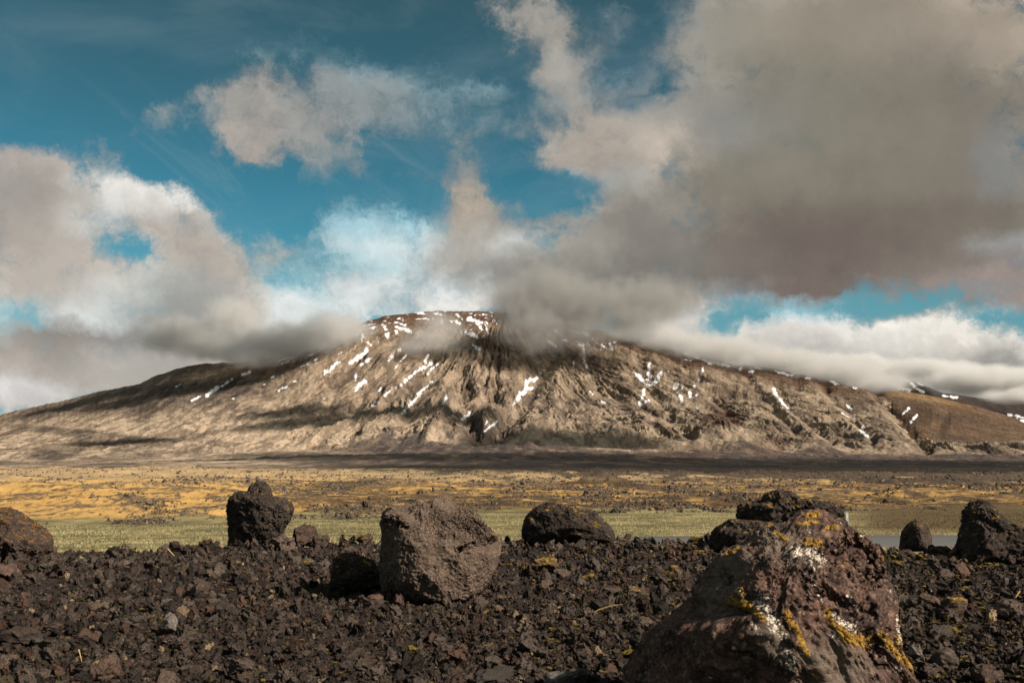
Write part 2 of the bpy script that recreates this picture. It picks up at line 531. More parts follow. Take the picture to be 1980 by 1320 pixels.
def mountain_height(TA, Y):
    X = TA * Y
    te_f = np.interp(TA, FT_TA, FT_TE)
    te_r = np.interp(TA, *SK_MAIN)
    te_r = te_r + .0022 * fbm2(TA * 45, TA * 0 + 3.3, 6, 3, g=.6)
    Yr = YRIDGE + 260 * np.sin(TA * 9 + 1) + 120 * pn2(TA * 14, TA * 0, 9)
    wx = X + 90 * fbm2(X / 700, Y / 900, 3, 41); wy = Y + 140 * fbm2(X / 700, Y / 900, 3, 47)
    t = np.clip((Y - YF) / (Yr - YF), 0, 1.6)
    tc = np.clip(t, 0, 1)
    s = tc * (0.62 + 0.38 * tc)
    te_m = np.where(Y < YF, te_of(905.0) + (te_f - te_of(905.0)) * sm(1100, YF, Y) ** 1.3, te_f + (te_r - te_f) * s)
    z = ZC + te_m * Y
    zr = ZC + te_r * Yr
    z = np.where(t > 1, zr - 0.22 * (Y - Yr) - 60 * sm(0, 700, Y - Yr), z)
    # gullies fan out from the summit
    cx, cy = -120.0, 7900.0
    dx = wx - cx; dy = cy - wy
    r = np.hypot(dx, dy); th = np.arctan2(dx, dy)
    th = th + .03 * fbm2(X / 260, Y / 500, 3, 51)
    g1 = fbm2(th * 13, r / 1500, 2, 61, ridged=True)
    g2 = fbm2(th * 34, r / 900, 2, 63, ridged=True)
    g3 = fbm2(th * 85 + 3 * pn2(X / 150, Y / 250, 5), r / 420, 3, 65, g=.6, ridged=True)
    g4 = fbm2(th * 210, r / 160, 4, 67, g=.62, ridged=True)
    front = sm(0, .12, tc) * (1 - sm(.86, 1.02, t))
    left = sm(ta_of(330, 780), ta_of(720, 780), TA)
    lump = fbm2(wx / 330, wy / 420, 6, 71, g=.56)
    bill = 1 - np.abs(fbm2(wx / 210, wy / 300, 5, 77, g=.55)) * 3
    nf = fbm2(X / 60, Y / 75, 4, 83, g=.6)
    low = 1 - sm(.25, .6, tc)
    gz = (g1 * 44 + g2 * 25 + g3 * 16 + g4 * 12)
    flow = .5 + .5 * np.tanh(3 * (pn2(th * 4 + 5, r / 1600, 91) + .15))
    rdg = 1 - sm(.80, 1.0, t)
    edge = 1 - .8 * np.exp(-((t - 1) / .09) ** 2)
    z = z + (gz * front * (.22 + .78 * left) * (.55 + .45 * flow)
             + sm(1900, 4800, Y) * (lump * (24 + 10 * left) + bill * 9) * sm(-.4, .25, t) * (.45 + .55 * low) * edge + nf * 13 * sm(-.6, .15, t) * sm(1500, 4400, Y) * edge)
    # lower lava apron in front of the foot
    ap = sm(1100, 2200, Y) * (1 - sm(YF - 200, YF + 500, Y))
    z = z + ap * (fbm2(X / 240, Y / 420, 6, 101, g=.58) * 6 + 2 * fbm2(X / 30, Y / 60, 3, 104))
    gul = (g1 * .5 + g2 * .35 + g3 * .3) * left + lump * .35 * (1 - left)
    # spur on the right
    te_s = np.interp(TA, *SK_SPUR)
    ys = 7000.0
    ts = np.clip((Y - 4700) / (ys - 4700), 0, 1)
    tes = te_f - .004 + (te_s - te_f + .004) * ts * (.75 + .25 * ts)
    zs = ZC + tes * Y
    zs = np.where(Y > ys, ZC + te_s * ys - .35 * (Y - ys), zs)
    zs = np.where((Y < 4600) | (TA < .22), -900., zs)
    se = 1 - .8 * np.exp(-((Y - ys) / 300) ** 2)
    gs = fbm2(TA * 160 + .6 * pn2(X / 300, Y / 300, 7), Y / 1800, 3, 111, ridged=True)
    zs = zs + (gs * 5 * ts + fbm2(X / 220, Y / 300, 7, 113, g=.62) * 26 * ts) * se
    te_a = np.interp(TA, *SK_FAR)
    yf = 8700.0
    zf = ZC + te_a * yf - np.where(Y < yf, .42, .3) * np.abs(Y - yf)
    zf = zf + fbm2(X / 260, Y / 350, 5, 121, ridged=True) * 30 * (1 - .8 * np.exp(-((Y - yf) / 250) ** 2)) - 3
    reg = np.zeros(z.shape, np.int8)
    m = zs > z; z = np.where(m, zs, z); reg[m] = 1
    m = zf > z; z = np.where(m, zf, z); reg[m] = 2
    strk = fbm2(th * 55, r / 420, 4, 95, g=.62) * .6 + fbm2(th * 140, r / 260, 3, 97, g=.6) * .5
    return z, gul, tc, reg, left, strk


def hillock(X, Y, Z, px, py, rx, ry, h, asym=0):
    """find the ground point that shows at (px, py) and raise a hillock there"""
    PX, PY = proj(X, Y, Z)
    j = np.argmin(np.abs(X[0] / Y[0] - ray(px, py)[0]))
    col = PY[:, j]
    vis = np.where(col <= py)[0]
    i = vis[0] if len(vis) else len(col) - 1
    x0, y0 = X[i, j], Y[i, j]
    d = np.sqrt(((X - x0) / rx) ** 2 + ((Y - y0) / ry) ** 2)
    return Z + h * np.clip(1 - d, 0, 1) ** 1.1, d


tas = np.concatenate([np.linspace(-.80, -.565, 120)[:-1], np.linspace(-.565, .565, 1500), np.linspace(.565, .80, 120)[1:]])
ysf = np.concatenate([1 / np.linspace(1 / 1080., 1 / 2600., 70)[:-1], np.linspace(2600, 4300, 110)[:-1], np.linspace(4300, 7750, 640)[:-1], np.linspace(7750, 10800, 120)])
TA, YY = np.meshgrid(tas, ysf)
XX = TA * YY
ZZ, GUL, TT, REG, LEFT, STRK = mountain_height(TA, YY)
CONES = []
for a in [(1402, 838, 230, 400, 62), (915, 820, 150, 330, 38), (1590, 872, 190, 300, 40), (1440, 872, 170, 260, 44),
          (230, 700, 1, 1, 0), (60, 872, 230, 420, 22), (250, 880, 260, 500, 20), (1330, 868, 150, 250, 40)]:
    ZZ, _d = hillock(XX, YY, ZZ, *a)
    CONES.append(_d)
PX, PY = proj(XX, YY, ZZ)

# ---- valleys and ribs the photograph shows
GULM = np.zeros(PX.shape)
for pts, w, dp in [(((855, 690), (825, 735), (785, 800)), 15, 50), (((1065, 690), (1015, 770), (955, 845)), 17, 62), (((895, 735), (900, 790), (925, 850)), 20, 55),
                   (((1240, 695), (1265, 760), (1335, 840)), 12, 34), (((1500, 745), (1535, 795), (1610, 850)), 8, 30), (((1590, 745), (1640, 800), (1690, 850)), 9, 34),
                   (((1690, 752), (1735, 805), (1795, 868)), 9, 46), (((450, 738), (400, 765), (365, 780)), 8, 24), (((1130, 690), (1165, 755), (1290, 800)), 12, 36),
                   (((700, 690), (660, 740), (640, 790)), 10, 22), (((760, 690), (700, 760), (680, 800)), 10, 24), (((1330, 720), (1370, 760), (1400, 790)), 10, 28),
                   (((1430, 715), (1500, 790), (1540, 830)), 8, 26), (((960, 680), (960, 760), (975, 800)), 9, 24),
                   (((930, 690), (870, 760), (830, 850)), 13, -24), (((1080, 710), (1070, 790), (1020, 850)), 14, -30), (((1190, 710), (1230, 790), (1250, 850)), 14, -26),
                   (((1460, 740), (1560, 830)), 12, -18), (((1550, 735), (1660, 830), (1750, 868)), 12, -22), (((1010, 690), (990, 760)), 9, -16)]:
    d_ = np.full(PX.shape, 99.)
    mk = (PX > min(p[0] for p in pts) - 50) & (PX < max(p[0] for p in pts) + 50) & (PY < 890) & (PY > 640) & (YY > 4000)
    ii = np.where(mk); qx = PX[ii] + 9 * pn2(XX[ii] / 160, YY[ii] / 300, 8); qy = PY[ii]; b_ = np.full(len(qx), 99.)
    for (x0, y0), (x1, y1) in zip(pts[:-1], pts[1:]):
        ex, ey = x1 - x0, y1 - y0
        t_ = np.clip(((qx - x0) * ex + (qy - y0) * ey) / (ex * ex + ey * ey), 0, 1)
        b_ = np.minimum(b_, np.hypot(qx - x0 - ex * t_, qy - y0 - ey * t_))
    pr = np.exp(-(b_ / w) ** 2)
    ZZ[ii] -= .8 * dp * pr
    GULM[ii] = np.maximum(GULM[ii], pr * (dp > 0) * min(1, dp / 45))
PX, PY = proj(XX, YY, ZZ)

# ---- albedo of the mountain
moss = lin((188, 167, 143)) * .60
mossd = lin((148, 128, 110)) * .60
pale = lin((204, 181, 155)) * .66
scree = lin((84, 72, 64)) * .62
dark = lin((62, 56, 54)) * .62
redb = lin((104, 78, 62)) * .62
n1 = fbm2(XX / 300, YY / 520, 5, 201, g=.6)
n2 = fbm2(XX / 45, YY / 90, 4, 207, g=.65)
n3 = fbm2(XX / 900, YY / 1500, 3, 211)


def mixn(a, b, f):
    f = f[..., None]
    return a * (1 - f) + b * f


def pxm(*blobs):
    """soft union of ellipses given on the photograph, evaluated on the ground they cover"""
    m = np.zeros(PX.shape)
    for cx, cy, rx, ry, rot, a in blobs:
        r = RAD(rot)
        u = ((PX - cx) * math.cos(r) + (PY - cy) * math.sin(r)) / rx
        v = (-(PX - cx) * math.sin(r) + (PY - cy) * math.cos(r)) / ry
        m = np.maximum(m, a * sm(1.25, .55, np.sqrt(u * u + v * v)))
    return m


base = mixn(moss, mossd, sm(-.3, .5, n1 + .5 * n2))
base = mixn(base, pale, sm(0, .7, (1 - LEFT) * 1.2 * (1 - TT) + .5 * (1 - sm(0, .25, TT)) * (1 - sm(.0, .2, TA)) + .3 * n1))
sc = sm(.12, -.30, GUL + .40 * n2 - .20 * n3 - .45 * GULM + .75 * STRK) * (.35 + .65 * LEFT)
sc = np.maximum(sc, sm(.10, .36, n1 + .5 * n2) * .6)
base = mixn(base, scree * (1 + .25 * n2[..., None]), np.clip(sc, 0, 1) * .92)
rl = fbm2(XX / 170 + .5 * n3, YY / 520, 5, 281, g=.62, ridged=True)
base = mixn(base, scree * 1.05, sm(.46, .62, rl) * .5)
rl2 = fbm2(XX / 420, YY / 900, 4, 287, g=.6)
base = mixn(base, scree, sm(.16, .34, rl2 + .25 * n2) * .6 * (1 - LEFT))
# upper slopes bare, brown
up = sm(.74, .95, TT + .10 * n1 + .2 * STRK) * LEFT
base = mixn(base, redb * .8, up * .85)
# left shoulder and foot: cloud shadow painted dark into the albedo
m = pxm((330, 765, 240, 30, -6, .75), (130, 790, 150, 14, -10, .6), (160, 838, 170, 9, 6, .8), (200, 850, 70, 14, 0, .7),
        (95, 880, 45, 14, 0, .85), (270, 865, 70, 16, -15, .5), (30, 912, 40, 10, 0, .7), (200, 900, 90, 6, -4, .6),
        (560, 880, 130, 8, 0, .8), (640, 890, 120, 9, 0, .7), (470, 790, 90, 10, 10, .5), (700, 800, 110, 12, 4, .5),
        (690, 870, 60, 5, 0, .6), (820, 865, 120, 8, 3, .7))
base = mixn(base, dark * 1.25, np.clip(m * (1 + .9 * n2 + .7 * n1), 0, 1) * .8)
# dark lava apron along the foot
lav = sm(0, 1, (YF + 100 + 900 * n1 + 500 * n3 - YY) / 300) * sm(ta_of(560, 890), ta_of(760, 890), TA + .03 * n1)
lav = np.maximum(lav, pxm((1700, 898, 700, 20, 0, 1), (1000, 890, 330, 16, 3, .9)))
n4 = fbm2(XX / 70, YY / 420, 5, 261, g=.62)
lc = mixn(dark * 2.1, lin((140, 116, 98)) * .70, sm(-.1, .45, n4))
base = mixn(base, lc * (1 + .5 * n2[..., None]), np.clip(lav, 0, 1) * .95)
# middle: shade of gullies and hollows painted dark, with dark crater scree
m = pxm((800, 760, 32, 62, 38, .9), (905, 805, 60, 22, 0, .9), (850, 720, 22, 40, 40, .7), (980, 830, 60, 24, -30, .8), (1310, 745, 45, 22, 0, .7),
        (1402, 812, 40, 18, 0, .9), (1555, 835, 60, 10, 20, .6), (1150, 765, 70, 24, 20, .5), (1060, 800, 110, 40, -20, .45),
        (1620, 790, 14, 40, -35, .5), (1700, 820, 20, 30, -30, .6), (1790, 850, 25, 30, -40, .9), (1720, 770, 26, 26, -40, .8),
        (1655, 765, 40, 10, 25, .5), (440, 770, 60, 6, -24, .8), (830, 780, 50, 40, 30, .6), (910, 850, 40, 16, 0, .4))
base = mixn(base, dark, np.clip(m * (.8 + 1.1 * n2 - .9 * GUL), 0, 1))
m = pxm((1402, 808, 42, 17, 0, 1), (1490, 860, 40, 20, 0, .5), (1330, 880, 60, 20, 0, .4))
base = mixn(base, redb * .85, m * .8)
# spur and far ridge
sp = mixn(lin((142, 116, 92)) * .56, lin((112, 92, 76)) * .56, sm(-.3, .4, n1))
sp = mixn(sp, lin((150, 112, 70)) * .6, sm(.15, .5, fbm2(XX / 500, YY / 260, 4, 231)) * .6)
sp = mixn(sp, lin((176, 146, 106)) * .6, pxm((1790, 765, 90, 12, 8, .7)))
sp = mixn(sp, lin((70, 56, 46)) * .6, pxm((1770, 800, 40, 26, 0, .55), (1830, 820, 10, 28, 20, .6)))
sp = sp * .74 * (1 + .5 * n2[..., None])
base = np.where((REG == 1)[..., None], sp, base)
base = np.where((REG == 2)[..., None], mixn(dark * 1.1, redb * .8, sm(-.1, .5, n1)), base)
# ---- snow lying in the gullies
SNOW = [
 ((653,700),(640,711),(627,724),7),((710,675),(698,690),(676,701),6),((718,692),(697,705),4),((763,680),(757,690),(754,697),5),((775,674),(768,679),3),
 ((787,685),(775,697),(765,712),3),((828,687),(821,698),3),((835,701),(824,709),(808,715),(791,730),5),((825,701),(812,714),3),
 ((847,703),(836,712),(828,722),4),((785,735),(772,746),(755,754),(743,765),4),((837,736),(826,746),(817,754),(807,761),3),
 ((812,764),(798,776),(787,786),(777,798),6),((706,737),(697,742),(692,748),(690,754),6),((689,725),(688,736),4),((732,776),(720,784),5),
 ((737,750),(732,756),4),((863,765),(858,774),(854,783),4),((906,797),(902,804),(893,811),5),((962,814),(948,825),(936,834),3),((942,814),(939,820),3),
 ((1049,714),(1046,722),5),((1035,732),(1024,735),(1018,741),(1017,751),(1006,763),(1000,773),8),((1028,751),(1017,752),5),
 ((995,779),(990,785),3),((1040,762),(1041,764),3),((1130,694),(1131,701),(1133,710),5),((1127,666),(1130,682),4),((1110,700),(1108,709),3),
 ((1227,719),(1238,731),(1247,738),(1266,742),(1274,730),(1277,721),6),((1256,705),(1254,722),(1252,740),6),((1259,726),(1260,733),3),
 ((1245,754),(1243,762),(1240,768),(1238,781),6),((1255,773),(1245,779),3),((1178,665),(1182,672),5),((1192,676),(1195,682),3),
 ((1060,659),(1068,664),(1077,668),4),((1105,641),(1125,643),(1137,648),4),((1174,828),(1178,830),3),((1140,757),(1147,763),3),((1164,776),(1175,781),2.4),
 ((421,748),(408,757),(399,764),5),((389,765),(371,774),3),((451,733),(440,739),(428,747),3),((350,742),(341,747),2.5),((482,719),(470,724),4),
 ((525,730),(530,728),3),((545,725),(547,727),3),((555,746),(548,750),(539,755),4),((613,693),(600,700),(580,710),3.4),((553,692),(537,699),3),
 ((560,697),(545,704),3),((617,678),(597,687),3),((650,662),(633,670),3),((655,665),(640,673),2.4),((609,796),(607,798),3.4),((450,770),(452,771),2),
 ((515,742),(510,744),3),((568,738),(572,737),2.4),((625,772),(628,770),2),((700,683),(690,690),3),((665,680),(655,684),2.4),
 ((1496,753),(1500,764),(1508,774),(1526,790),6),((1637,783),(1646,793),4),((1621,793),(1632,801),(1642,807),3),((1648,803),(1654,808),3.4),
 ((1670,825),(1664,832),(1678,843),4),((1757,789),(1752,795),(1745,800),4),((1773,802),(1769,808),(1762,814),5),
 ((1312,744),(1306,748),7),((1310,760),(1315,766),(1317,774),6),((1334,759),(1336,765),7),((1346,764),(1350,762),4),((1318,752),(1320,749),3),
 ((1292,718),(1294,724),4),((1359,712),(1358,718),3.4),((1351,734),(1354,736),4),((1342,744),(1344,747),4),((1343,792),(1348,790),3),
 ((1347,689),(1362,697),(1372,700),(1392,703),(1409,707),6),((1421,702),(1432,712),6),((1325,683),(1337,687),4),((1499,716),(1512,722),(1534,726),4),
 ((1559,729),(1566,731),4),((1607,737),(1618,743),5),((1650,749),(1656,750),3.4),((1450,717),(1456,718),4),((1462,709),(1470,713),3),
 ((1672,722),(1680,726),5),((1697,724),(1720,738),(1742,750),(1757,753),8),((1750,730),(1762,742),(1775,752),(1785,758),4),((1776,737),(1782,741),7),
 ((1825,765),(1850,768),4),((1950,802),(1965,804),(1980,808),4),((1975,812),(1985,814),4),((1480,684),(1492,687),4),((1515,682),(1530,686),4),
 ((775,634),(795,640),6),((900,642),(925,652),6),((915,668),(928,676),5),((905,615),(930,625),7),
]
snow = np.zeros(PX.shape)
wob = fbm2(XX / 34, YY / 80, 4, 241, g=.6) * 4.5
jj = (TA[0] > -.6) & (TA[0] < .6)
for s_ in SNOW:
    pts, w = s_[:-1], s_[-1] * .5
    xs = [p[0] for p in pts]; ys_ = [p[1] for p in pts]
    mk = (PX > min(xs) - 14) & (PX < max(xs) + 14) & (PY > min(ys_) - 12) & (PY < max(ys_) + 12) & (YY > YF - 300)
    ii = np.where(mk)
    if not len(ii[0]):
        continue
    qx, qy = PX[ii], PY[ii]
    best = np.full(len(qx), 99.)
    for (x0, y0), (x1, y1) in zip(pts[:-1], pts[1:]):
        ex, ey = x1 - x0, y1 - y0
        tt = np.clip(((qx - x0) * ex + (qy - y0) * ey) / (ex * ex + ey * ey + 1e-6), 0, 1)
        best = np.minimum(best, np.hypot(qx - x0 - ex * tt, qy - y0 - ey * tt))
    wv = w * (.55 + 1.1 * np.clip(.5 + 1.6 * fbm2(qx / 9, qy / 9, 2, 243), 0, 1))
    v = sm(wv + .6, wv - .5, best + wob[ii] * min(1, w * .5) + 1.5 * np.clip(GUL[ii], -.3, .4) + .1)
    snow[ii] = np.maximum(snow[ii], v)
sp1 = fbm2(XX / 70 + YY / 160, YY / 60, 4, 251, g=.6)
summit = np.clip(pxm((735, 635, 70, 26, -18, 1), (915, 625, 50, 32, 0, 1), (850, 612, 120, 14, 0, .9), (1090, 655, 110, 20, 6, .8), (560, 690, 60, 14, -18, .7), (1400, 700, 100, 12, 8, .6)), 0, 1)
snow = np.maximum(snow, sm(.16, .26, sp1 - .25 * (1 - summit)) * sm(0, .3, summit))
base = mixn(base, np.array([.72, .72, .73]), snow)
n5 = fbm2(XX / 14, YY / 34, 3, 271, g=.7)
base = base * (1 + ((.12 + .18 * LEFT) * n2 + (.12 + .33 * LEFT) * n5 + (.1 + .15 * LEFT) * n1)[..., None] * (1 - snow[..., None]))


def ground_mat(name, bump_scale=1.0, fine=0.02, rough=.95, bump=.5, cvar=.35, nrough=.65, det=6):
    m = bpy.data.materials.new(name); m.use_nodes = True
    t = NT(m.node_tree)
    b = m.node_tree.nodes['Principled BSDF']
    at_ = t.n('ShaderNodeAttribute', attribute_name='albedo')
    tc = t.n('ShaderNodeTexCoord')
    n = t.noise(tc.outputs['Object'], fine, det, nrough)
    k = t.math('MULTIPLY_ADD', t.math('SUBTRACT', n, .5), cvar * 3, 1.0)
    t.put(b.inputs['Base Color'], t.vmath('SCALE', at_.outputs['Color'], scale=k))
    b.inputs['Roughness'].default_value = rough
    b.inputs['Specular IOR Level'].default_value = .12
    bp = t.n('ShaderNodeBump')
    bp.inputs['Strength'].default_value = bump
    bp.inputs['Distance'].default_value = bump_scale
    t.put(bp.inputs['Height'], n)
    t.put(b.inputs['Normal'], bp.outputs[0])
    return m


M_MOUNT = ground_mat('mountain_moss_and_scree', 9.0, .030, bump=.9, cvar=.45, nrough=.78, det=9)
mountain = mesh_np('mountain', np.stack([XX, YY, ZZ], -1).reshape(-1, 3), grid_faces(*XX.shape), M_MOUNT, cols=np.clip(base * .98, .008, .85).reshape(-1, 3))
tag(mountain, kind='structure')

# ------------------------------------------------------------ lava plain between the verge and the mountain
def edge_px(px):
    """photo row of the far edge of the grass verge"""
    return np.interp(px, [-400, 0, 200, 430, 560, 740, 960, 1300, 1640, 1800, 1980, 2400], [1026, 1019, 1016, 1013, 1007, 1003, 996, 991, 990, 990, 990, 990])


def plain_h(X, Y, TA_):
    amp = .16 + .9 * sm(60, 420, Y)
    n = fbm2(X / 26, Y / 26, 5, 301, g=.5)
    r = fbm2(X / 9, Y / 9, 4, 307, g=.55, ridged=True)
    big = fbm2(X / 120, Y / 110, 3, 311)
    fade = 1 - sm(850, 1080, Y)
    pxa = 990 + F * TA_
    ed = -ZC / te_of(edge_px(pxa))
    on = sm(0, 10, Y - ed)
    hk = np.clip(fbm2(X / 11, Y / 16, 4, 315, g=.55, ridged=True) - .05, 0, 1) * 1.1 * sm(-.1, .3, fbm2(X / 45, Y / 60, 2, 317))
    z = on * (n * amp * 2.2 + hk * sm(0, 12, Y - ed) * (.5 + .5 * sm(60, 160, Y)) + (r - .1) * .34 * (1 - .5 * sm(200, 600, Y)) + big * 1.2 * sm(90, 400, Y))
    z = z + on * 1.15 * sm(0, 60, Y - ed) * (1 - sm(ta_of(350, 960), ta_of(640, 960), TA_)) * fade
    z = z * fade - (1 - fade) * 0
    # mesh joins the mountain apron at te_of(905)
    zt = ZC + te_of(905.0) * Y
    z = z * (1 - sm(500, 1080, Y)) + zt * sm(500, 1080, Y)
    z = z - .25 * sm(6, 0, Y - 22)
    return z, n, r, big, ed, on


tasp = np.concatenate([np.linspace(-.95, -.56, 160)[:-1], np.linspace(-.56, .56, 1350), np.linspace(.56, .95, 160)[1:]])
ysp = 1 / np.linspace(1 / 22., 1 / 1100., 820)
TP, YP = np.meshgrid(tasp, ysp)
XP = TP * YP
ZP, pn_, pr_, pb_, ED, ON = plain_h(XP, YP, TP)
# the small brown mound out on the plain
mx, my = at(1172, 946, 155)[:2]
dd = np.sqrt(((XP - mx) / 4.6) ** 2 + ((YP - my) / 7.) ** 2) + .1 * fbm2(XP / 1.5, YP / 1.5, 3, 5)
dd2 = np.sqrt(((XP - mx + 3.4) / 4.2) ** 2 + ((YP - my) / 6.) ** 2)
zmound = 1.75 * np.clip(1 - dd, 0, 1) + .75 * np.clip(1 - dd2, 0, 1)
ZP = ZP + zmound
PXp, PYp = proj(XP, YP, ZP)
f1 = fbm2(XP / 2.2, YP / 3.4, 4, 321, g=.6)
f2 = fbm2(XP / .5, YP / .9, 3, 327, g=.6)
f3 = fbm2(XP / 16, YP / 60, 4, 331)
gold = lin((228, 182, 110)) * .84
ochre = lin((180, 140, 84)) * .66
tan_ = lin((220, 190, 146)) * .76
rock = lin((120, 108, 98)) * .6
brn = lin((94, 74, 48)) * .55
left_w = 1 - sm(ta_of(330, 960), ta_of(760, 960), TP)
pb = mixn(gold, ochre, sm(-.35, .35, f1 + .4 * f3 - .45 * left_w + .12))
pb = mixn(pb, tan_, sm(120, 700, YP + 160 * f3) * .8)
pb = mixn(pb, brn, sm(.04, .36, f3 + .4 * f1 - .22 * left_w) * .85)
pb = mixn(pb, rock, sm(.12, .34, pr_ + .5 * f2 - .35 + .3 * f1) * .8)
wa = 1 - sm(70, 130, YP); wc = sm(160, 330, YP)
f4 = fbm2(XP / .45, YP / 1.2, 3, 351, g=.6) * wa + fbm2(XP / 1.1, YP / 4, 3, 353, g=.6) * (1 - wa) * (1 - wc) + fbm2(XP / 3, YP / 16, 3, 355, g=.6) * wc
pb = mixn(pb, rock * .55, sm(.14, .34, f4 + .35 * f1) * .75)
pb = mixn(pb, gold * .9, sm(.2, .4, -f4) * .25)
rough_band = sm(.3, .9, np.exp(-((PYp - 972 + 10 * f3) / 24) ** 2)) * sm(ta_of(540, 960), ta_of(620, 960), TP)
pb = mixn(pb, brn * (1 + .5 * f2[..., None]), np.clip(rough_band * (.55 + f1), 0, 1) * .8)
pb = mixn(pb, lin((104, 80, 56)) * .5, sm(0, .25, zmound))
# far part: dark lava, with the cloud shadow's near edge painted in
dk = sm(-1, 3.5, np.interp(TP, ta_of([0, 700, 1000, 1300, 1600, 1980], 915), [900, 903, 915, 921, 926, 930]) - PYp + 22 * f3 + 3 * f1 + 1.5)
pb = mixn(pb, tan_, sm(938, 914, PYp + 8 * f3) * .8)
pb = mixn(pb, lin((98, 84, 74)) * .66 * (1 + .6 * f2[..., None]), np.clip(dk, 0, 1) * .9)
# grass verge
gr1 = lin((148, 140, 98)) * .62
gr2 = lin((192, 176, 126)) * .74
verge = 1 - ON
gcol = mixn(gr1, gr2, sm(-.3, .5, f1 + .3 * f2 + sm(.05, .3, TP) * .3))
vb = fbm2(XP / 12, YP / 1.3, 4, 341) * 1.4
gcol = mixn(gcol, lin((112, 96, 70)) * .5, sm(.1, .4, vb) * .6)
gcol = mixn(gcol, lin((126, 104, 74)) * .55, sm(ta_of(1600, 1000), ta_of(1720, 1000), TP) * sm(44, 50, YP + 3 * f1) * .9)
pb = mixn(pb, gcol, sm(.15, .75, verge + .35 * f1 * (verge > .02) * (verge < .98)))
M_PLAIN = ground_mat('moss_and_lava_plain', .10, 6.0, bump=.8, cvar=.35)
plain = mesh_np('lava_plain', np.stack([XP, YP, ZP], -1).reshape(-1, 3), grid_faces(*XP.shape), M_PLAIN, cols=np.clip(pb * .72, .008, .85).reshape(-1, 3))
tag(plain, kind='structure')

# ------------------------------------------------------------ the ground under everything, out to the horizon
def simple_mat(name, c, scale=3.0, var=.3, rough=.95, bump=0.0, bscale=.02):
    m = bpy.data.materials.new(name); m.use_nodes = True
    t = NT(m.node_tree); b = m.node_tree.nodes['Principled BSDF']
    tc = t.n('ShaderNodeTexCoord')
    n = t.noise(tc.outputs['Object'], scale, 6, .65)
    k = t.math('MULTIPLY_ADD', t.math('SUBTRACT', n, .5), var * 3, 1.0)
    rgb = t.n('ShaderNodeRGB'); rgb.outputs[0].default_value = (*c, 1)
    t.put(b.inputs['Base Color'], t.vmath('SCALE', rgb.outputs[0], scale=k))
    b.inputs['Roughness'].default_value = rough
    b.inputs['Specular IOR Level'].default_value = .2
    if bump:
        bp = t.n('ShaderNodeBump'); bp.inputs['Strength'].default_value = bump; bp.inputs['Distance'].default_value = bscale
        t.put(bp.inputs['Height'], n); t.put(b.inputs['Normal'], bp.outputs[0])
    return m


_R = np.array([[-40000, -30000, -6], [40000, -30000, -6], [40000, 60000, -6], [-40000, 60000, -6]], float)
ground = mesh_np('ground', _R, np.array([[0, 1, 2, 3]]), simple_mat('bare_ground', (.10, .08, .055), .02))
tag(ground, kind='structure')

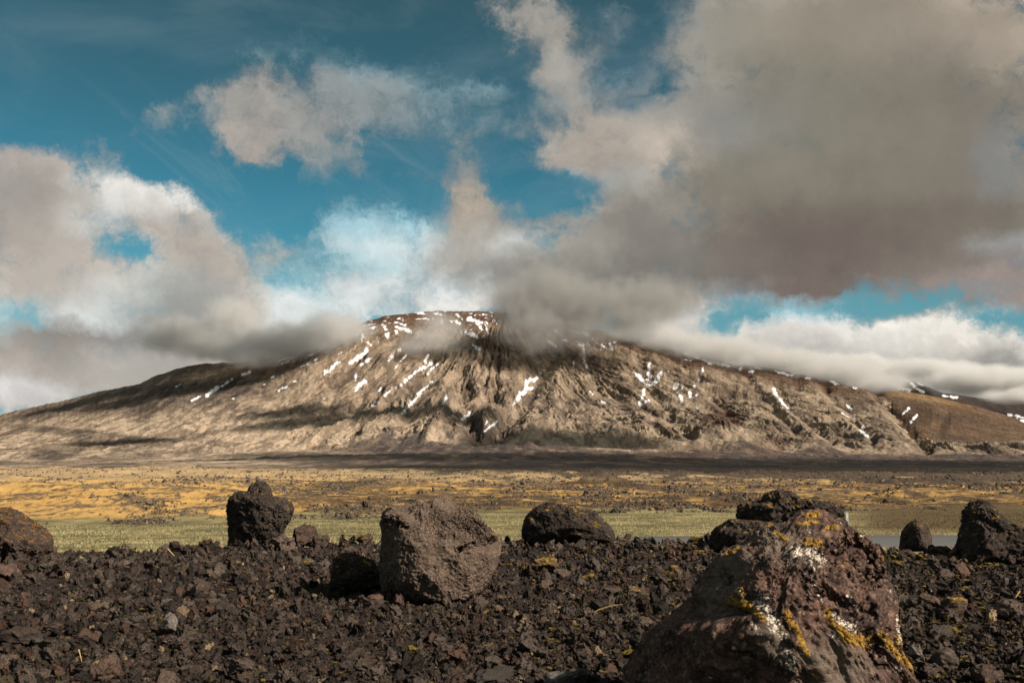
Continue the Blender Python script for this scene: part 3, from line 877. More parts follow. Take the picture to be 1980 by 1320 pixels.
# ------------------------------------------------------------ lava rock materials
def rock_mat(name, c1, c2, c3, scale=1.0, moss=0.0, lichen=0.0, attr=False, bump=.6, hue=.35, mosscol=(196, 148, 48)):
    m = bpy.data.materials.new(name); m.use_nodes = True
    t = NT(m.node_tree); b = m.node_tree.nodes['Principled BSDF']
    tc = t.n('ShaderNodeTexCoord'); oi = t.n('ShaderNodeObjectInfo')
    P = tc.outputs['Object']
    off = t.vmath('SCALE', (7.3, 3.1, 5.7), scale=t.math('MULTIPLY', oi.outputs['Random'], 9.0))
    P = t.vmath('ADD', P, off)
    n1 = t.noise(P, 3.0 * scale, 6, .6)
    n2 = t.noise(P, 16.0 * scale, 6, .68)
    n3 = t.noise(P, 60.0 * scale, 4, .6)
    v = t.voronoi(P, 34.0 * scale)
    v2 = t.voronoi(P, 90.0 * scale)
    c = t.mixc(t.mr(n1, .38, .62), c1, c2)
    c = t.mixc(t.mr(n2, .48, .70), c, c3)
    rr = t.math('FRACT', t.math('MULTIPLY', oi.outputs['Random'], 37.7))
    br = t.math('MULTIPLY_ADD', t.math('SUBTRACT', rr, .5), 2 * hue, 1.0)
    br = t.math('MULTIPLY', br, t.math('MULTIPLY_ADD', t.math('SUBTRACT', n3, .5), 1.2, 1.0))
    pit = t.math('MULTIPLY', t.mr(v, .0, .30), t.mr(v2, .0, .25))
    br = t.math('MULTIPLY', br, t.mixf(pit, .45, 1.0))
    if hue > .42:
        r3 = t.math('FRACT', t.math('MULTIPLY', oi.outputs['Random'], 91.3))
        c = t.mixc(t.math('MULTIPLY', t.mr(r3, .74, .86), .6), c, A(128, 90, 72))
        c = t.mixc(t.math('MULTIPLY', t.mr(r3, .2, .1), .6), c, A(104, 96, 90))
        c = t.mixc(t.math('MULTIPLY', t.mr(r3, .96, .965), .9), c, A(206, 178, 140))
    c = t.vmath('SCALE', c, scale=br)
    geo = t.n('ShaderNodeNewGeometry')
    if moss:
        sx = t.n('ShaderNodeSeparateXYZ'); t.put(sx.inputs[0], geo.outputs['Normal'])
        mm = t.math('MULTIPLY', t.mr(sx.outputs[2], .35, .85), t.mr(t.noise(P, 4.5 * scale, 5, .6), .66 - .3 * moss, .72 - .3 * moss))
        mc = t.mixc(t.mr(n2, .35, .7), tuple(lin(mosscol) * .7), tuple(lin((118, 100, 40)) * .5))
        c = t.mixc(mm, c, mc)
    if lichen:
        lm = t.math('MULTIPLY', t.mr(t.noise(P, 11.0 * scale, 4, .6), .72 - .2 * lichen, .735 - .2 * lichen), t.mr(n1, .45, .52))
        c = t.mixc(lm, c, tuple(lin((214, 205, 186)) * .7))
    if attr:
        am = t.n('ShaderNodeAttribute', attribute_name='moss'); al = t.n('ShaderNodeAttribute', attribute_name='lichen')
        ag = t.n('ShaderNodeAttribute', attribute_name='grey')
        c = t.mixc(t.math('MULTIPLY', ag.outputs['Fac'], t.mr(n2, .2, .6)), c, tuple(lin((166, 146, 128)) * .42))
        k = t.math('MULTIPLY_ADD', t.math('SUBTRACT', n2, .5), 3.2, am.outputs['Fac'])
        mc = t.mixc(t.mr(n3, .35, .65), tuple(lin((216, 168, 66)) * .66), tuple(lin((150, 108, 44)) * .45))
        c = t.mixc(t.math('MULTIPLY', t.mr(k, .48, .66), .93), c, mc)
        Pw = t.vmath('ADD', P, t.vmath('SCALE', t.noise(P, 30 * scale, 3, .6, out=1), scale=.035 / scale))
        sp = t.voronoi(Pw, 19.0 * scale); sp2 = t.voronoi(Pw, 44.0 * scale)
        k = t.math('SUBTRACT', al.outputs['Fac'], t.math('MULTIPLY', n1, .3))
        k1 = t.math('LESS_THAN', sp, t.mr(k, .15, .9, .0, .50, 'LINEAR'))
        k2 = t.math('LESS_THAN', sp2, t.mr(k, .0, .6, .0, .36, 'LINEAR'))
        k = t.math('MAXIMUM', k1, k2)
        c = t.mixc(k, c, tuple(lin((238, 226, 206)) * .75))
    t.put(b.inputs['Base Color'], c)
    b.inputs['Roughness'].default_value = .9
    b.inputs['Specular IOR Level'].default_value = .25
    h = t.math('ADD', t.math('MULTIPLY', n2, .6), t.math('MULTIPLY', pit, .35))
    h = t.math('MULTIPLY_ADD', n3, .25, h)
    bp = t.n('ShaderNodeBump'); bp.inputs['Strength'].default_value = bump; bp.inputs['Distance'].default_value = .05 / scale
    t.put(bp.inputs['Height'], h); t.put(b.inputs['Normal'], bp.outputs[0])
    return m


def A(r, g, b_, k=.52):
    return tuple(float(x) for x in lin((r, g, b_)) * k)


M_CLAST = rock_mat('lava_gravel', A(118, 102, 91), A(76, 67, 62), A(178, 154, 132), scale=1.2, moss=0, lichen=0, bump=1.0, hue=.7)
M_STONE = rock_mat('lava_stone', A(98, 82, 72), A(70, 60, 54), A(136, 114, 98), scale=5.0, moss=.10, bump=.9, hue=.4)
M_REDST = rock_mat('red_lava_stone', A(112, 88, 75), A(82, 66, 58), A(146, 118, 100), scale=5.0, bump=1.0, hue=.25)
M_PALE = rock_mat('pale_grey_stone', A(140, 130, 120), A(104, 97, 91), A(176, 162, 146), scale=5.0, bump=.8, hue=.2)
M_MOSSY = rock_mat('mossy_lava_stone', A(104, 86, 68), A(76, 62, 50), A(128, 106, 78), scale=5.0, moss=.62, bump=.9, hue=.2)
M_BOULD = rock_mat('dark_basalt_boulder', A(78, 66, 58), A(54, 47, 43), A(112, 94, 80), scale=1.5, moss=.35, bump=1.0, hue=.1)
M_MID = rock_mat('brown_basalt_boulder', A(124, 104, 90), A(96, 79, 68), A(172, 150, 130), scale=3.2, moss=0.05, bump=.8, hue=0)
M_HERO = rock_mat('red_brown_lichened_boulder', A(132, 99, 85), A(72, 56, 50), A(186, 156, 136), scale=2.0, attr=True, bump=1.0, hue=0, lichen=.18)
M_LEFTB = rock_mat('grey_brown_boulder', A(92, 78, 68), A(66, 56, 50), A(118, 98, 84), scale=1.6, moss=.6, bump=1.0, hue=0, mosscol=(170, 112, 36))
M_SOIL = simple_mat('gravel_floor', A(58, 48, 42), 6.0, .5, bump=1.0, bscale=.03)

_ICO = {}


def ico(sub):
    if sub not in _ICO:
        bm = bmesh.new()
        bmesh.ops.create_icosphere(bm, subdivisions=sub, radius=1.0)
        bm.verts.ensure_lookup_table()
        V = np.array([v.co[:] for v in bm.verts]); Fc = np.array([[v.index for v in f.verts] for f in bm.faces])
        bm.free()
        V /= np.linalg.norm(V, axis=1)[:, None]
        _ICO[sub] = (V, Fc)
    return _ICO[sub]


def vnormals(V, Fc):
    a, b, c = V[Fc[:, 0]], V[Fc[:, 1]], V[Fc[:, 2]]
    n = np.cross(b - a, c - a)
    out = np.zeros_like(V)
    for k in range(3):
        np.add.at(out, Fc[:, k], n)
    return out / np.maximum(np.linalg.norm(out, axis=1)[:, None], 1e-12)


def clast(sub, seed, shape=(1, 1, .8), cuts=9, rough=.22, fine=.06, depth=.72):
    """unit-sized broken lava stone"""
    rg = np.random.default_rng(seed)
    V, Fc = ico(sub)
    P = V * np.array(shape)
    for k in range(cuts):
        n = rg.normal(size=3); n /= np.linalg.norm(n)
        d = rg.uniform(depth - .1, depth + .14) * np.linalg.norm(n * np.array(shape))
        q = P @ n - d
        P = P - np.maximum(q, 0)[:, None] * n * .92
    o = rg.uniform(0, 50, 3)
    P = P + V * (fbm3(V * 1.7 + o, 4, seed, .55) * rough)[:, None]
    N = vnormals(P, Fc)
    P = P + N * (fbm3(P * 6 + o, 3, seed + 9, .6, mode=2) * fine)[:, None]
    return P, Fc


# ------------------------------------------------------------ gravel bank the camera looks across
def gravel_h(X, Y):
    pxa = 990 + F * X / np.maximum(Y, .5)
    yc = np.interp(pxa, [-600, 0, 300, 450, 700, 1000, 1500, 1800, 2600], [16.8, 16.8, 17.6, 18.8, 19.4, 19.8, 19.6, 16.2, 16.2])
    h = 1.5 + .10 * fbm2(X / 2.6, Y / 2.6, 3, 401) + .045 * fbm2(X / .7, Y / .7, 3, 405)
    h = h - 2.2 * sm(yc, yc + 4.5, Y)
    return h


tg = np.linspace(-1.0, 1.0, 620)
yg = 1 / np.linspace(1 / 2.4, 1 / 26., 520)
TG, YG = np.meshgrid(tg, yg)
XG = TG * YG
ZG = gravel_h(XG, YG)
gbed = mesh_np('gravel_ground', np.stack([XG, YG, ZG], -1).reshape(-1, 3), grid_faces(*XG.shape), M_SOIL)
tag(gbed, kind='structure')


def gz(x, y):
    return float(gravel_h(np.array([float(x)]), np.array([float(y)]))[0])


def ground_hit(px, py):
    """where the ray through a photo pixel meets the gravel bank"""
    a, e = ray(px, py)
    ys = np.linspace(2.5, 24, 2000)
    d = (ZC + e * ys) - gravel_h(a * ys, ys)
    k = np.where(d <= 0)[0]
    y = ys[k[0]] if len(k) else 19.5
    return a * y, y, gz(a * y, y)


# ------------------------------------------------------------ boulders
def outline_R(pts, cx, cy):
    """closed outline (photo pixels) -> radius as a function of angle around (cx, cy)"""
    P = np.array(pts, float)
    P = np.vstack([P, P[:1]])
    q = []
    for a, b in zip(P[:-1], P[1:]):
        n = max(2, int(np.hypot(*(b - a)) / 3))
        for t in np.linspace(0, 1, n, endpoint=False):
            q.append(a + (b - a) * t)
    q = np.array(q)
    ang = np.arctan2(-(q[:, 1] - cy), q[:, 0] - cx)
    R = np.hypot(q[:, 0] - cx, q[:, 1] - cy)
    A_ = np.linspace(-np.pi, np.pi, 721)
    out = np.zeros(721)
    for i, a in enumerate(A_):
        d = np.abs((ang - a + np.pi) % (2 * np.pi) - np.pi)
        w = np.exp(-(d / .035) ** 2)
        out[i] = (w * R).sum() / max(w.sum(), 1e-9) if w.sum() > 1e-6 else R[np.argmin(d)]
    return A_, out


def boulder(name, label, pts, Y, mat, sub=7, dents=(), depth=.8, seed=1, cuts=(), rough=.06, fine=.02, k=.8, group=None, paint_fn=None, cat='boulder', yaw=0, lumps=.05, chips=22):
    """pts: silhouette in photo pixels; Y: distance of its middle; depth: half depth in metres;
    cuts: planes (normal, distance in metres from the centre) that shape its faces"""
    P = np.array(pts, float)
    cx, cy = (P[:, 0].min() + P[:, 0].max()) / 2, P[:, 1].mean() * .55 + (P[:, 1].min() + P[:, 1].max()) * .225
    A_, R = outline_R(pts, cx, cy)
    V, Fc = ico(sub)
    phi = np.arctan2(V[:, 2], V[:, 0])
    rho = np.hypot(V[:, 0], V[:, 2])
    Rr = np.interp(phi, A_, R) * Y / F
    s = np.minimum(rho, 1) ** k
    size = R.mean() * Y / F
    X_ = np.cos(phi) * Rr * s; Z_ = np.sin(phi) * Rr * s
    Y_ = np.sign(V[:, 1]) * np.abs(V[:, 1]) ** .85 * depth
    Q = np.stack([X_, Y_, Z_], 1)
    for n, d in cuts:
        n = np.array(n, float); n /= np.linalg.norm(n)
        q = Q @ n - d
        q = np.where(q > 0, q, 0)
        Q = Q - q[:, None] * n * .93
    rgb_ = np.random.default_rng(seed)
    for _ in range(chips):
        n = rgb_.normal(size=3); n[1] = -abs(n[1]); n /= np.linalg.norm(n)
        e = Q @ n
        q = np.maximum(e - np.quantile(e, rgb_.uniform(.93, .985)), 0)
        Q = Q - q[:, None] * n * .9
    fr = 1 / max(size, .05)
    o = seed * 3.17
    N = vnormals(Q, Fc)
    Q = Q + N * (fbm3(Q * fr * 1.1 + o, 3, seed, .5) * lumps * 2.4 * size)[:, None]
    N = vnormals(Q, Fc)
    Q = Q + N * ((fbm3(Q * fr * 2.2 + o, 6, seed + 3, .62, mode=1) - .25) * rough * 1.9 * size + fbm3(Q * fr * 12 + o, 3, seed + 7, .6, mode=2) * fine * 1.7 * size)[:, None]
    loc = at(cx, cy, Y)
    at_ = None
    # bring the widest outline seen from here back to the silhouette
    for _ in range(2):
        W_ = Q + np.array(loc)
        px, py = proj(W_[:, 0], W_[:, 1], W_[:, 2])
        ang = np.arctan2(-(py - cy), px - cx); rr_ = np.hypot(px - cx, py - cy)
        bins = ((ang + np.pi) / (2 * np.pi) * 180).astype(int) % 180
        mx_ = np.zeros(180); np.maximum.at(mx_, bins, rr_)
        tgt = np.interp((np.arange(180) + .5) / 180 * 2 * np.pi - np.pi, A_, R)
        ratio = np.clip(tgt / np.maximum(mx_, 1), .6, 1.7)
        ratio = np.convolve(np.pad(ratio, 3, 'wrap'), np.array([1, 2, 3, 4, 3, 2, 1]) / 16, 'valid')
        k_ = np.interp(ang, (np.arange(-1, 181) + .5) / 180 * 2 * np.pi - np.pi, np.r_[ratio[-1], ratio, ratio[0]])
        Q[:, 0] *= k_; Q[:, 2] *= k_
    if dents:
        W_ = Q + np.array(loc)
        N = vnormals(Q, Fc)
        px, py = proj(W_[:, 0], W_[:, 1], W_[:, 2])
        fr_ = sm(.5, -.1, N[:, 1])
        for st, dp in dents:
            Q = Q - N * (strokes(px, py, [st]) * fr_ * dp)[:, None]
    if paint_fn:
        W_ = Q + np.array(loc)
        N = vnormals(Q, Fc)
        px, py = proj(W_[:, 0], W_[:, 1], W_[:, 2])
        at_ = paint_fn(px, py, N, Q)
        Q = Q + N * (at_['moss'] * .014 * (.6 + pn3(Q * 60, 3)))[:, None]
    # origin at the foot
    zb = gz(loc[0], min(Y, 23))
    dz = loc[2] - zb
    Q[:, 2] += dz
    ob = mesh_np(name, Q, Fc, mat, attrs=at_)
    ob.location = (loc[0], loc[1], zb)
    tag(ob, label, cat, group)
    return ob


def strokes(px, py, lst, wk=1.0):
    m = np.zeros(len(px))
    for s_ in lst:
        w = s_[-1] * wk; p = s_[:-1]
        if len(p) == 1:
            p = (p[0], (p[0][0] + .5, p[0][1]))
        for (x0, y0), (x1, y1) in zip(p[:-1], p[1:]):
            ex, ey = x1 - x0, y1 - y0
            t = np.clip(((px - x0) * ex + (py - y0) * ey) / (ex * ex + ey * ey + 1e-6), 0, 1)
            d = np.hypot(px - x0 - ex * t, py - y0 - ey * t)
            m = np.maximum(m, sm(w * 1.9, w * .2, d))
    return m


def hero_paint(px, py, N, Q):
    f = (N[:, 1] < .25)
    moss = .92 * strokes(px, py, [((1415, 1160), (1440, 1168), (1462, 1180), (1475, 1196), 11), ((1520, 1185), (1532, 1205), (1545, 1230), (1558, 1262), 9),
                            ((1600, 1180), (1612, 1205), (1635, 1228), (1665, 1245), 12), ((1640, 1235), (1680, 1240), 16), ((1705, 1225), (1722, 1248), (1745, 1275), (1772, 1296), 10),
                            ((1560, 1048), (1585, 1052), 11), ((1540, 1012), (1580, 1010), 5), ((1595, 1020), (1620, 1018), 5), ((1562, 995), (1580, 995), 9), ((1500, 1030), (1520, 1045), 6),
                            ((1405, 1070), (1428, 1060), 6), ((1707, 1078), (1708, 1086), 6), ((1432, 1140), (1436, 1150), 8), ((1616, 1085), (1630, 1088), 6), ((1575, 1300), (1580, 1312), 7), ((1735, 1230), (1738, 1244), 8)], wk=.72)
    lich = strokes(px, py, [((1535, 1066), (1560, 1066), (1590, 1075), 13), ((1566, 1088), (1570, 1100), 8), ((1585, 1085), (1588, 1092), 6), ((1465, 1165), (1490, 1190), (1500, 1215), 13),
                            ((1515, 1255), (1525, 1268), (1530, 1285), 11), ((1470, 1150), (1485, 1160), 7), ((1510, 1222), (1516, 1230), 8), ((1610, 1190), (1650, 1215), 8),
                            ((1665, 1035), (1668, 1037), 4), ((1568, 1130), (1575, 1132), 7), ((1640, 1150), (1650, 1165), 6), ((1610, 1228), (1625, 1232), 6), ((1735, 1190), (1740, 1245), 4), ((1455, 1205), (1470, 1225), 5),
                            ((1425, 1140), (1430, 1145), 5), ((1580, 1140), (1590, 1165), 4)])
    grey = strokes(px, py, [((1420, 1080), (1400, 1120), (1385, 1150), 30), ((1500, 1040), (1530, 1060), 30), ((1590, 1280), (1640, 1300), 45), ((1490, 1230), (1500, 1250), 30), ((1400, 1130), (1380, 1160), 25)])
    return {'moss': np.where(f, moss, 0), 'lichen': np.where(f, lich, 0), 'grey': grey}


boulder('boulder', 'large red brown boulder at lower right with yellow moss and white lichen on its face',
        [(1196, 1460), (1196, 1330), (1212, 1255), (1262, 1205), (1318, 1180), (1345, 1120), (1392, 1066), (1430, 1047), (1478, 1018), (1520, 1008), (1548, 986), (1580, 981),
         (1612, 992), (1640, 1012), (1680, 1034), (1712, 1072), (1722, 1110), (1738, 1165), (1742, 1240), (1765, 1300), (1800, 1345), (1820, 1460)],
        5.6, M_HERO, sub=8, depth=.72, seed=11, k=.66, rough=.075, fine=.016, lumps=.035, chips=40,
        dents=[(((1640, 1062), (1665, 1080), (1680, 1100), 26), .10), (((1600, 1060), (1640, 1075), 14), .05), (((1590, 1140), (1640, 1170), (1690, 1180), 8), .04), (((1560, 1110), (1570, 1150), 12), .03), (((1400, 1108), (1408, 1120), 9), .03), (((1690, 1250), (1700, 1275), 12), .05)],
        cuts=[((-.80, -.55, -.22), .40), ((-.45, -.50, .74), .44), ((.28, -.92, .26), .44), ((.80, -.38, .35), .60), ((.45, -.30, .84), .56), ((.15, -.98, -.05), .52), ((.95, -.25, .0), .70)], paint_fn=hero_paint)
boulder('boulder', 'wide brown boulder with flat front and slanting crack, alone in the middle of the gravel',
        [(738, 1150), (730, 1100), (737, 1040), (733, 1005), (745, 980), (768, 978), (790, 972), (828, 970), (842, 957), (868, 962), (890, 978), (925, 990), (940, 1010), (952, 1022),
         (968, 1040), (971, 1058), (962, 1095), (946, 1125), (925, 1150), (880, 1172), (800, 1172)],
        11.6, M_MID, sub=8, depth=.60, seed=23, k=.70, rough=.05, fine=.016, lumps=.05,
        dents=[(((882, 1064), (915, 1052), (960, 1042), 3.5), .10), (((895, 1003), (935, 1030), 18), .04), (((840, 1000), (860, 1035), 14), .02), (((760, 1010), (785, 1018), 5), .05), (((740, 1006), (765, 1000), 4), .04)],
        cuts=[((.25, -.95, .20), .34), ((-.85, -.45, -.25), .55), ((.30, -.25, .92), .53), ((.75, -.30, .55), .60)])
boulder('boulder', 'tall dark boulder with a round knob on top, on the gravel crest left of centre',
        [(440, 1062), (440, 1020), (436, 985), (441, 962), (458, 948), (477, 949), (483, 936), (497, 929), (513, 930), (523, 940), (527, 960), (546, 961), (564, 966), (570, 985), (563, 1005), (552, 1022), (545, 1062)],
        19.2, M_BOULD, sub=7, depth=.5, seed=31, rough=.08, fine=.03, lumps=.05, cuts=[((-.3, -.9, -.25), .40)])
boulder('boulder', 'long low dark boulder sloping down to the right, behind the gravel crest in the centre',
        [(1008, 1055), (1008, 1020), (1015, 998), (1032, 980), (1056, 970), (1078, 970), (1095, 977), (1110, 976), (1122, 984), (1140, 982), (1156, 992), (1175, 1010), (1190, 1028), (1188, 1055)],
        19.8, M_BOULD, sub=7, depth=.6, seed=37, rough=.07, fine=.02, lumps=.07)
boulder('boulder', 'craggy black boulder speckled with pale moss, behind the large lichened boulder',
        [(1420, 1060), (1422, 1000), (1426, 974), (1440, 966), (1468, 968), (1478, 952), (1505, 944), (1530, 948), (1548, 962), (1580, 966), (1612, 974), (1632, 985), (1638, 1010), (1640, 1060)],
        18.6, M_BOULD, sub=7, depth=.6, seed=41, rough=.13, fine=.04, lumps=.10)
boulder('boulder', 'low black boulder in front of the craggy speckled one, left of the large lichened boulder',
        [(1368, 1070), (1370, 1040), (1378, 1022), (1398, 1010), (1410, 1002), (1440, 1004), (1470, 1006), (1500, 1012), (1520, 1040), (1510, 1080)],
        17.4, M_BOULD, sub=6, depth=.45, seed=43, rough=.12, fine=.04, lumps=.09)
boulder('boulder', 'grey brown boulder with orange moss on its ledges, cut by the left edge',
        [(-70, 1085), (-62, 1030), (-30, 995), (4, 981), (22, 980), (38, 988), (56, 1000), (76, 1012), (95, 1026), (104, 1045), (103, 1066), (90, 1085)],
        16.4, M_LEFTB, sub=7, depth=.55, seed=47, rough=.10, fine=.03, lumps=.08)
boulder('boulder', 'big dark pointed boulder on the right edge, its left side steep',
        [(1838, 1105), (1845, 1060), (1856, 1020), (1861, 985), (1872, 970), (1892, 964), (1912, 968), (1930, 985), (1948, 1005), (1968, 1016), (2010, 1020), (2050, 1050), (2060, 1105)],
        15.8, M_BOULD, sub=7, depth=.6, seed=53, rough=.09, fine=.03, lumps=.08, cuts=[((.5, -.8, .2), .45)])
boulder('boulder', 'small upright boulder in front of the road, left half dark, right half mossy brown',
        [(1737, 1066), (1740, 1045), (1742, 1028), (1756, 1010), (1772, 1003), (1786, 1004), (1796, 1018), (1802, 1035), (1804, 1066)],
        19.2, M_LEFTB, sub=6, depth=.32, seed=59, rough=.07, fine=.03, lumps=.05, cuts=[((-.8, -.6, .1), .17), ((.6, -.75, .2), .18)])
boulder('boulder', 'dark red boulder lying in the shade beside the wide flat fronted boulder',
        [(636, 1135), (640, 1100), (644, 1078), (660, 1066), (682, 1068), (700, 1074), (722, 1082), (735, 1100), (735, 1135), (690, 1145)],
        12.3, M_BOULD, sub=6, depth=.3, seed=61, rough=.12, fine=.04, lumps=.08)


# ------------------------------------------------------------ named stones
_var = {}


def stone(px, py, w, h, mat, label, seed, Y=None, name='lava_stone', group=None, cat='stone', sub=5, cuts=9):
    """a stone w x h photo pixels in size whose foot shows at (px, py)"""
    x, y, z = ground_hit(px, py)
    if Y: y = Y; x = ray(px, py)[0] * Y; z = gz(x, y)
    s = y / F
    P, Fc = clast(sub, seed, (w / 2 * s, (w + h) / 4 * s, h / 2 * s), cuts=cuts + 5, rough=.30 * min(w, h) / 2 * s, fine=.13 * min(w, h) / 2 * s, depth=.66)
    P[:, 2] += h / 2 * s * .82
    o = mesh_np(name, P, Fc, mat)
    o.location = (x, y, z)
    tag(o, label, cat, group)
    return o


stone(348, 1060, 42, 32, M_STONE, 'black stone on the gravel crest left of the knobbed boulder, wider of the two', 101)
stone(403, 1057, 34, 24, M_STONE, 'small black stone on the crest, nearest on the left to the knobbed boulder', 102)
stone(585, 1056, 60, 52, M_REDST, 'brown rubbly stone against the right foot of the knobbed boulder', 103)
stone(622, 1058, 46, 32, M_STONE, 'dark stone right of the brown rubbly stone by the knobbed boulder', 104)
stone(706, 1042, 42, 26, M_MOSSY, 'reddish mossy stone perched on the crest left of the wide flat fronted boulder', 105)
stone(16, 1124, 60, 44, M_REDST, 'rounded pinkish brown stone below the boulder on the left edge', 106)
stone(1085, 1335, 90, 48, M_PALE, 'pale grey rounded stone at the bottom edge, left of the lichened boulder', 107)
stone(1722, 1330, 78, 72, M_PALE, 'smooth grey stone leaning on the lower right corner of the lichened boulder', 108)
stone(331, 1228, 32, 52, M_PALE, 'narrow grey brown stone standing upright in the left foreground', 109)
stone(1000, 1040, 16, 14, M_PALE, 'tiny blue grey stone touching the left end of the long low boulder', 110)
stone(1302, 1124, 48, 34, M_MOSSY, 'rounded stone capped with yellow moss, left of the lichened boulder', 111)
stone(1222, 1152, 40, 22, M_MOSSY, 'flat stone with yellow moss, left of the rounded moss capped one', 112)
stone(1054, 1112, 60, 46, M_MOSSY, 'ragged stone with a yellow moss streak, right of the wide flat fronted boulder', 113)
stone(1795, 1178, 56, 40, M_REDST, 'reddish blocky stone in the gravel right of the lichened boulder', 114)
stone(1850, 1186, 66, 34, M_MOSSY, 'broad slab shaped stone with moss rim, right of the reddish blocky one', 115)
stone(1955, 1200, 70, 56, M_STONE, 'large black stone at the right edge of the gravel', 116)
stone(1772, 1275, 30, 36, M_PALE, 'upright blue grey stone just right of the lichened boulder', 117)
stone(1822, 1300, 66, 52, M_STONE, 'dark grey rounded stone in the lower right corner', 118)
stone(1905, 1325, 80, 50, M_REDST, 'brick brown stone at the bottom edge in the right corner', 119)
stone(722, 1172, 46, 30, M_REDST, 'brown stone lying below the left foot of the wide flat fronted boulder', 120)
stone(855, 1160, 32, 46, M_REDST, 'reddish stone propped against the front foot of the wide flat fronted boulder', 121)
stone(322, 1172, 34, 16, M_PALE, 'flat pale slab lying on the gravel left of centre', 122)
stone(385, 1156, 54, 34, M_STONE, 'dark overhanging stone above the flat pale slab', 123)
stone(490, 1128, 16, 16, M_REDST, 'small salmon coloured stone below the knobbed boulder', 124)
stone(1820, 1075, 60, 26, M_BOULD, 'low dark rock between the upright boulder by the road and the big pointed one', 126)
stone(205, 1318, 70, 60, M_REDST, 'reddish brown stone at the bottom edge in the left corner', 127)
stone(460, 1312, 60, 52, M_STONE, 'brown blocky stone at the bottom edge left of centre', 128)
stone(40, 1250, 80, 44, M_STONE, 'dark rugged stone in the lower left corner', 129)

# ------------------------------------------------------------ loose stones: 300 of them one by one, the rest as gravel
RNG = np.random.default_rng(77)
protos = [clast(4, 500 + i, tuple(np.array([1, .85, .68]) * RNG.uniform(.75, 1.25, 3)), cuts=14, rough=.42, fine=.17, depth=.62) for i in range(12)]
pmesh = {}


def proto_mesh(i, mat, key):
    if (i, key) not in pmesh:
        V, Fc = protos[i]
        o = mesh_np('lava_stone', V, Fc, mat)
        me = o.data
        bpy.data.objects.remove(o)
        pmesh[(i, key)] = me
    return pmesh[(i, key)]


M_LOOSE = rock_mat('loose_lava_stone', A(124, 105, 93), A(86, 74, 66), A(172, 146, 124), scale=1.2, moss=.0, bump=.9, hue=.41)
M_LOOSER = rock_mat('loose_red_lava_stone', A(108, 80, 66), A(84, 64, 54), A(130, 102, 84), scale=1.2, bump=.9, hue=.3)
M_LOOSEM = rock_mat('loose_mossy_lava_stone', A(84, 70, 54), A(62, 52, 42), A(108, 90, 62), scale=1.0, moss=.6, bump=.9, hue=.2, mosscol=(200, 170, 84))
M_LOOSEP = rock_mat('loose_pale_stone', A(150, 140, 130), A(122, 114, 108), A(176, 160, 140), scale=1.0, bump=.5, hue=.25)
kinds = [('plain', M_LOOSE, 'dark brown porous lava stone, fist to head sized, lying loose in the gravel', 'dark loose lava stones', .60),
         ('red', M_LOOSER, 'rusty red brown porous lava stone lying loose in the gravel', 'rusty loose lava stones', .14),
         ('moss', M_LOOSEM, 'small lava stone with yellow green moss on its top in the gravel', 'moss topped loose stones', .19),
         ('pale', M_LOOSEP, 'small pale grey stone lying loose in the dark gravel', 'pale loose stones', .07)]
LANDM = [('the large lichened boulder', 1470, 1300), ('the wide flat fronted boulder', 850, 1150), ('the knobbed boulder', 500, 1056), ('the long low boulder', 1100, 1046),
         ('the mossy boulder on the left edge', 50, 1075), ('the pointed boulder on the right edge', 1930, 1100), ('the upright boulder by the road', 1770, 1066),
         ('the low black boulder', 1420, 1068), ('the dark red shaded boulder', 680, 1135), ('the pinkish brown stone', 16, 1124), ('the pale rounded bottom stone', 1085, 1318),
         ('the upright grey brown stone', 331, 1228), ('the rounded moss capped stone', 1302, 1124), ('the ragged moss streaked stone', 1054, 1112),
         ('the reddish blocky stone', 1795, 1178), ('the black stone at the right edge', 1955, 1200), ('the upright blue grey stone', 1772, 1275),
         ('the brick brown corner stone', 1905, 1318), ('the flat pale slab', 322, 1172), ('the small salmon coloured stone', 490, 1128),
         ('the reddish bottom left stone', 205, 1310), ('the brown blocky bottom stone', 460, 1308), ('the dark rugged corner stone', 40, 1250), ('the propped reddish stone', 855, 1165)]
ORD = ['', 'second ', 'third ', 'fourth ', 'fifth ', 'sixth ', 'seventh ', 'eighth ', 'ninth ', 'tenth ', 'eleventh ', 'twelfth ']
n_made = 0
taken = []
loose = []
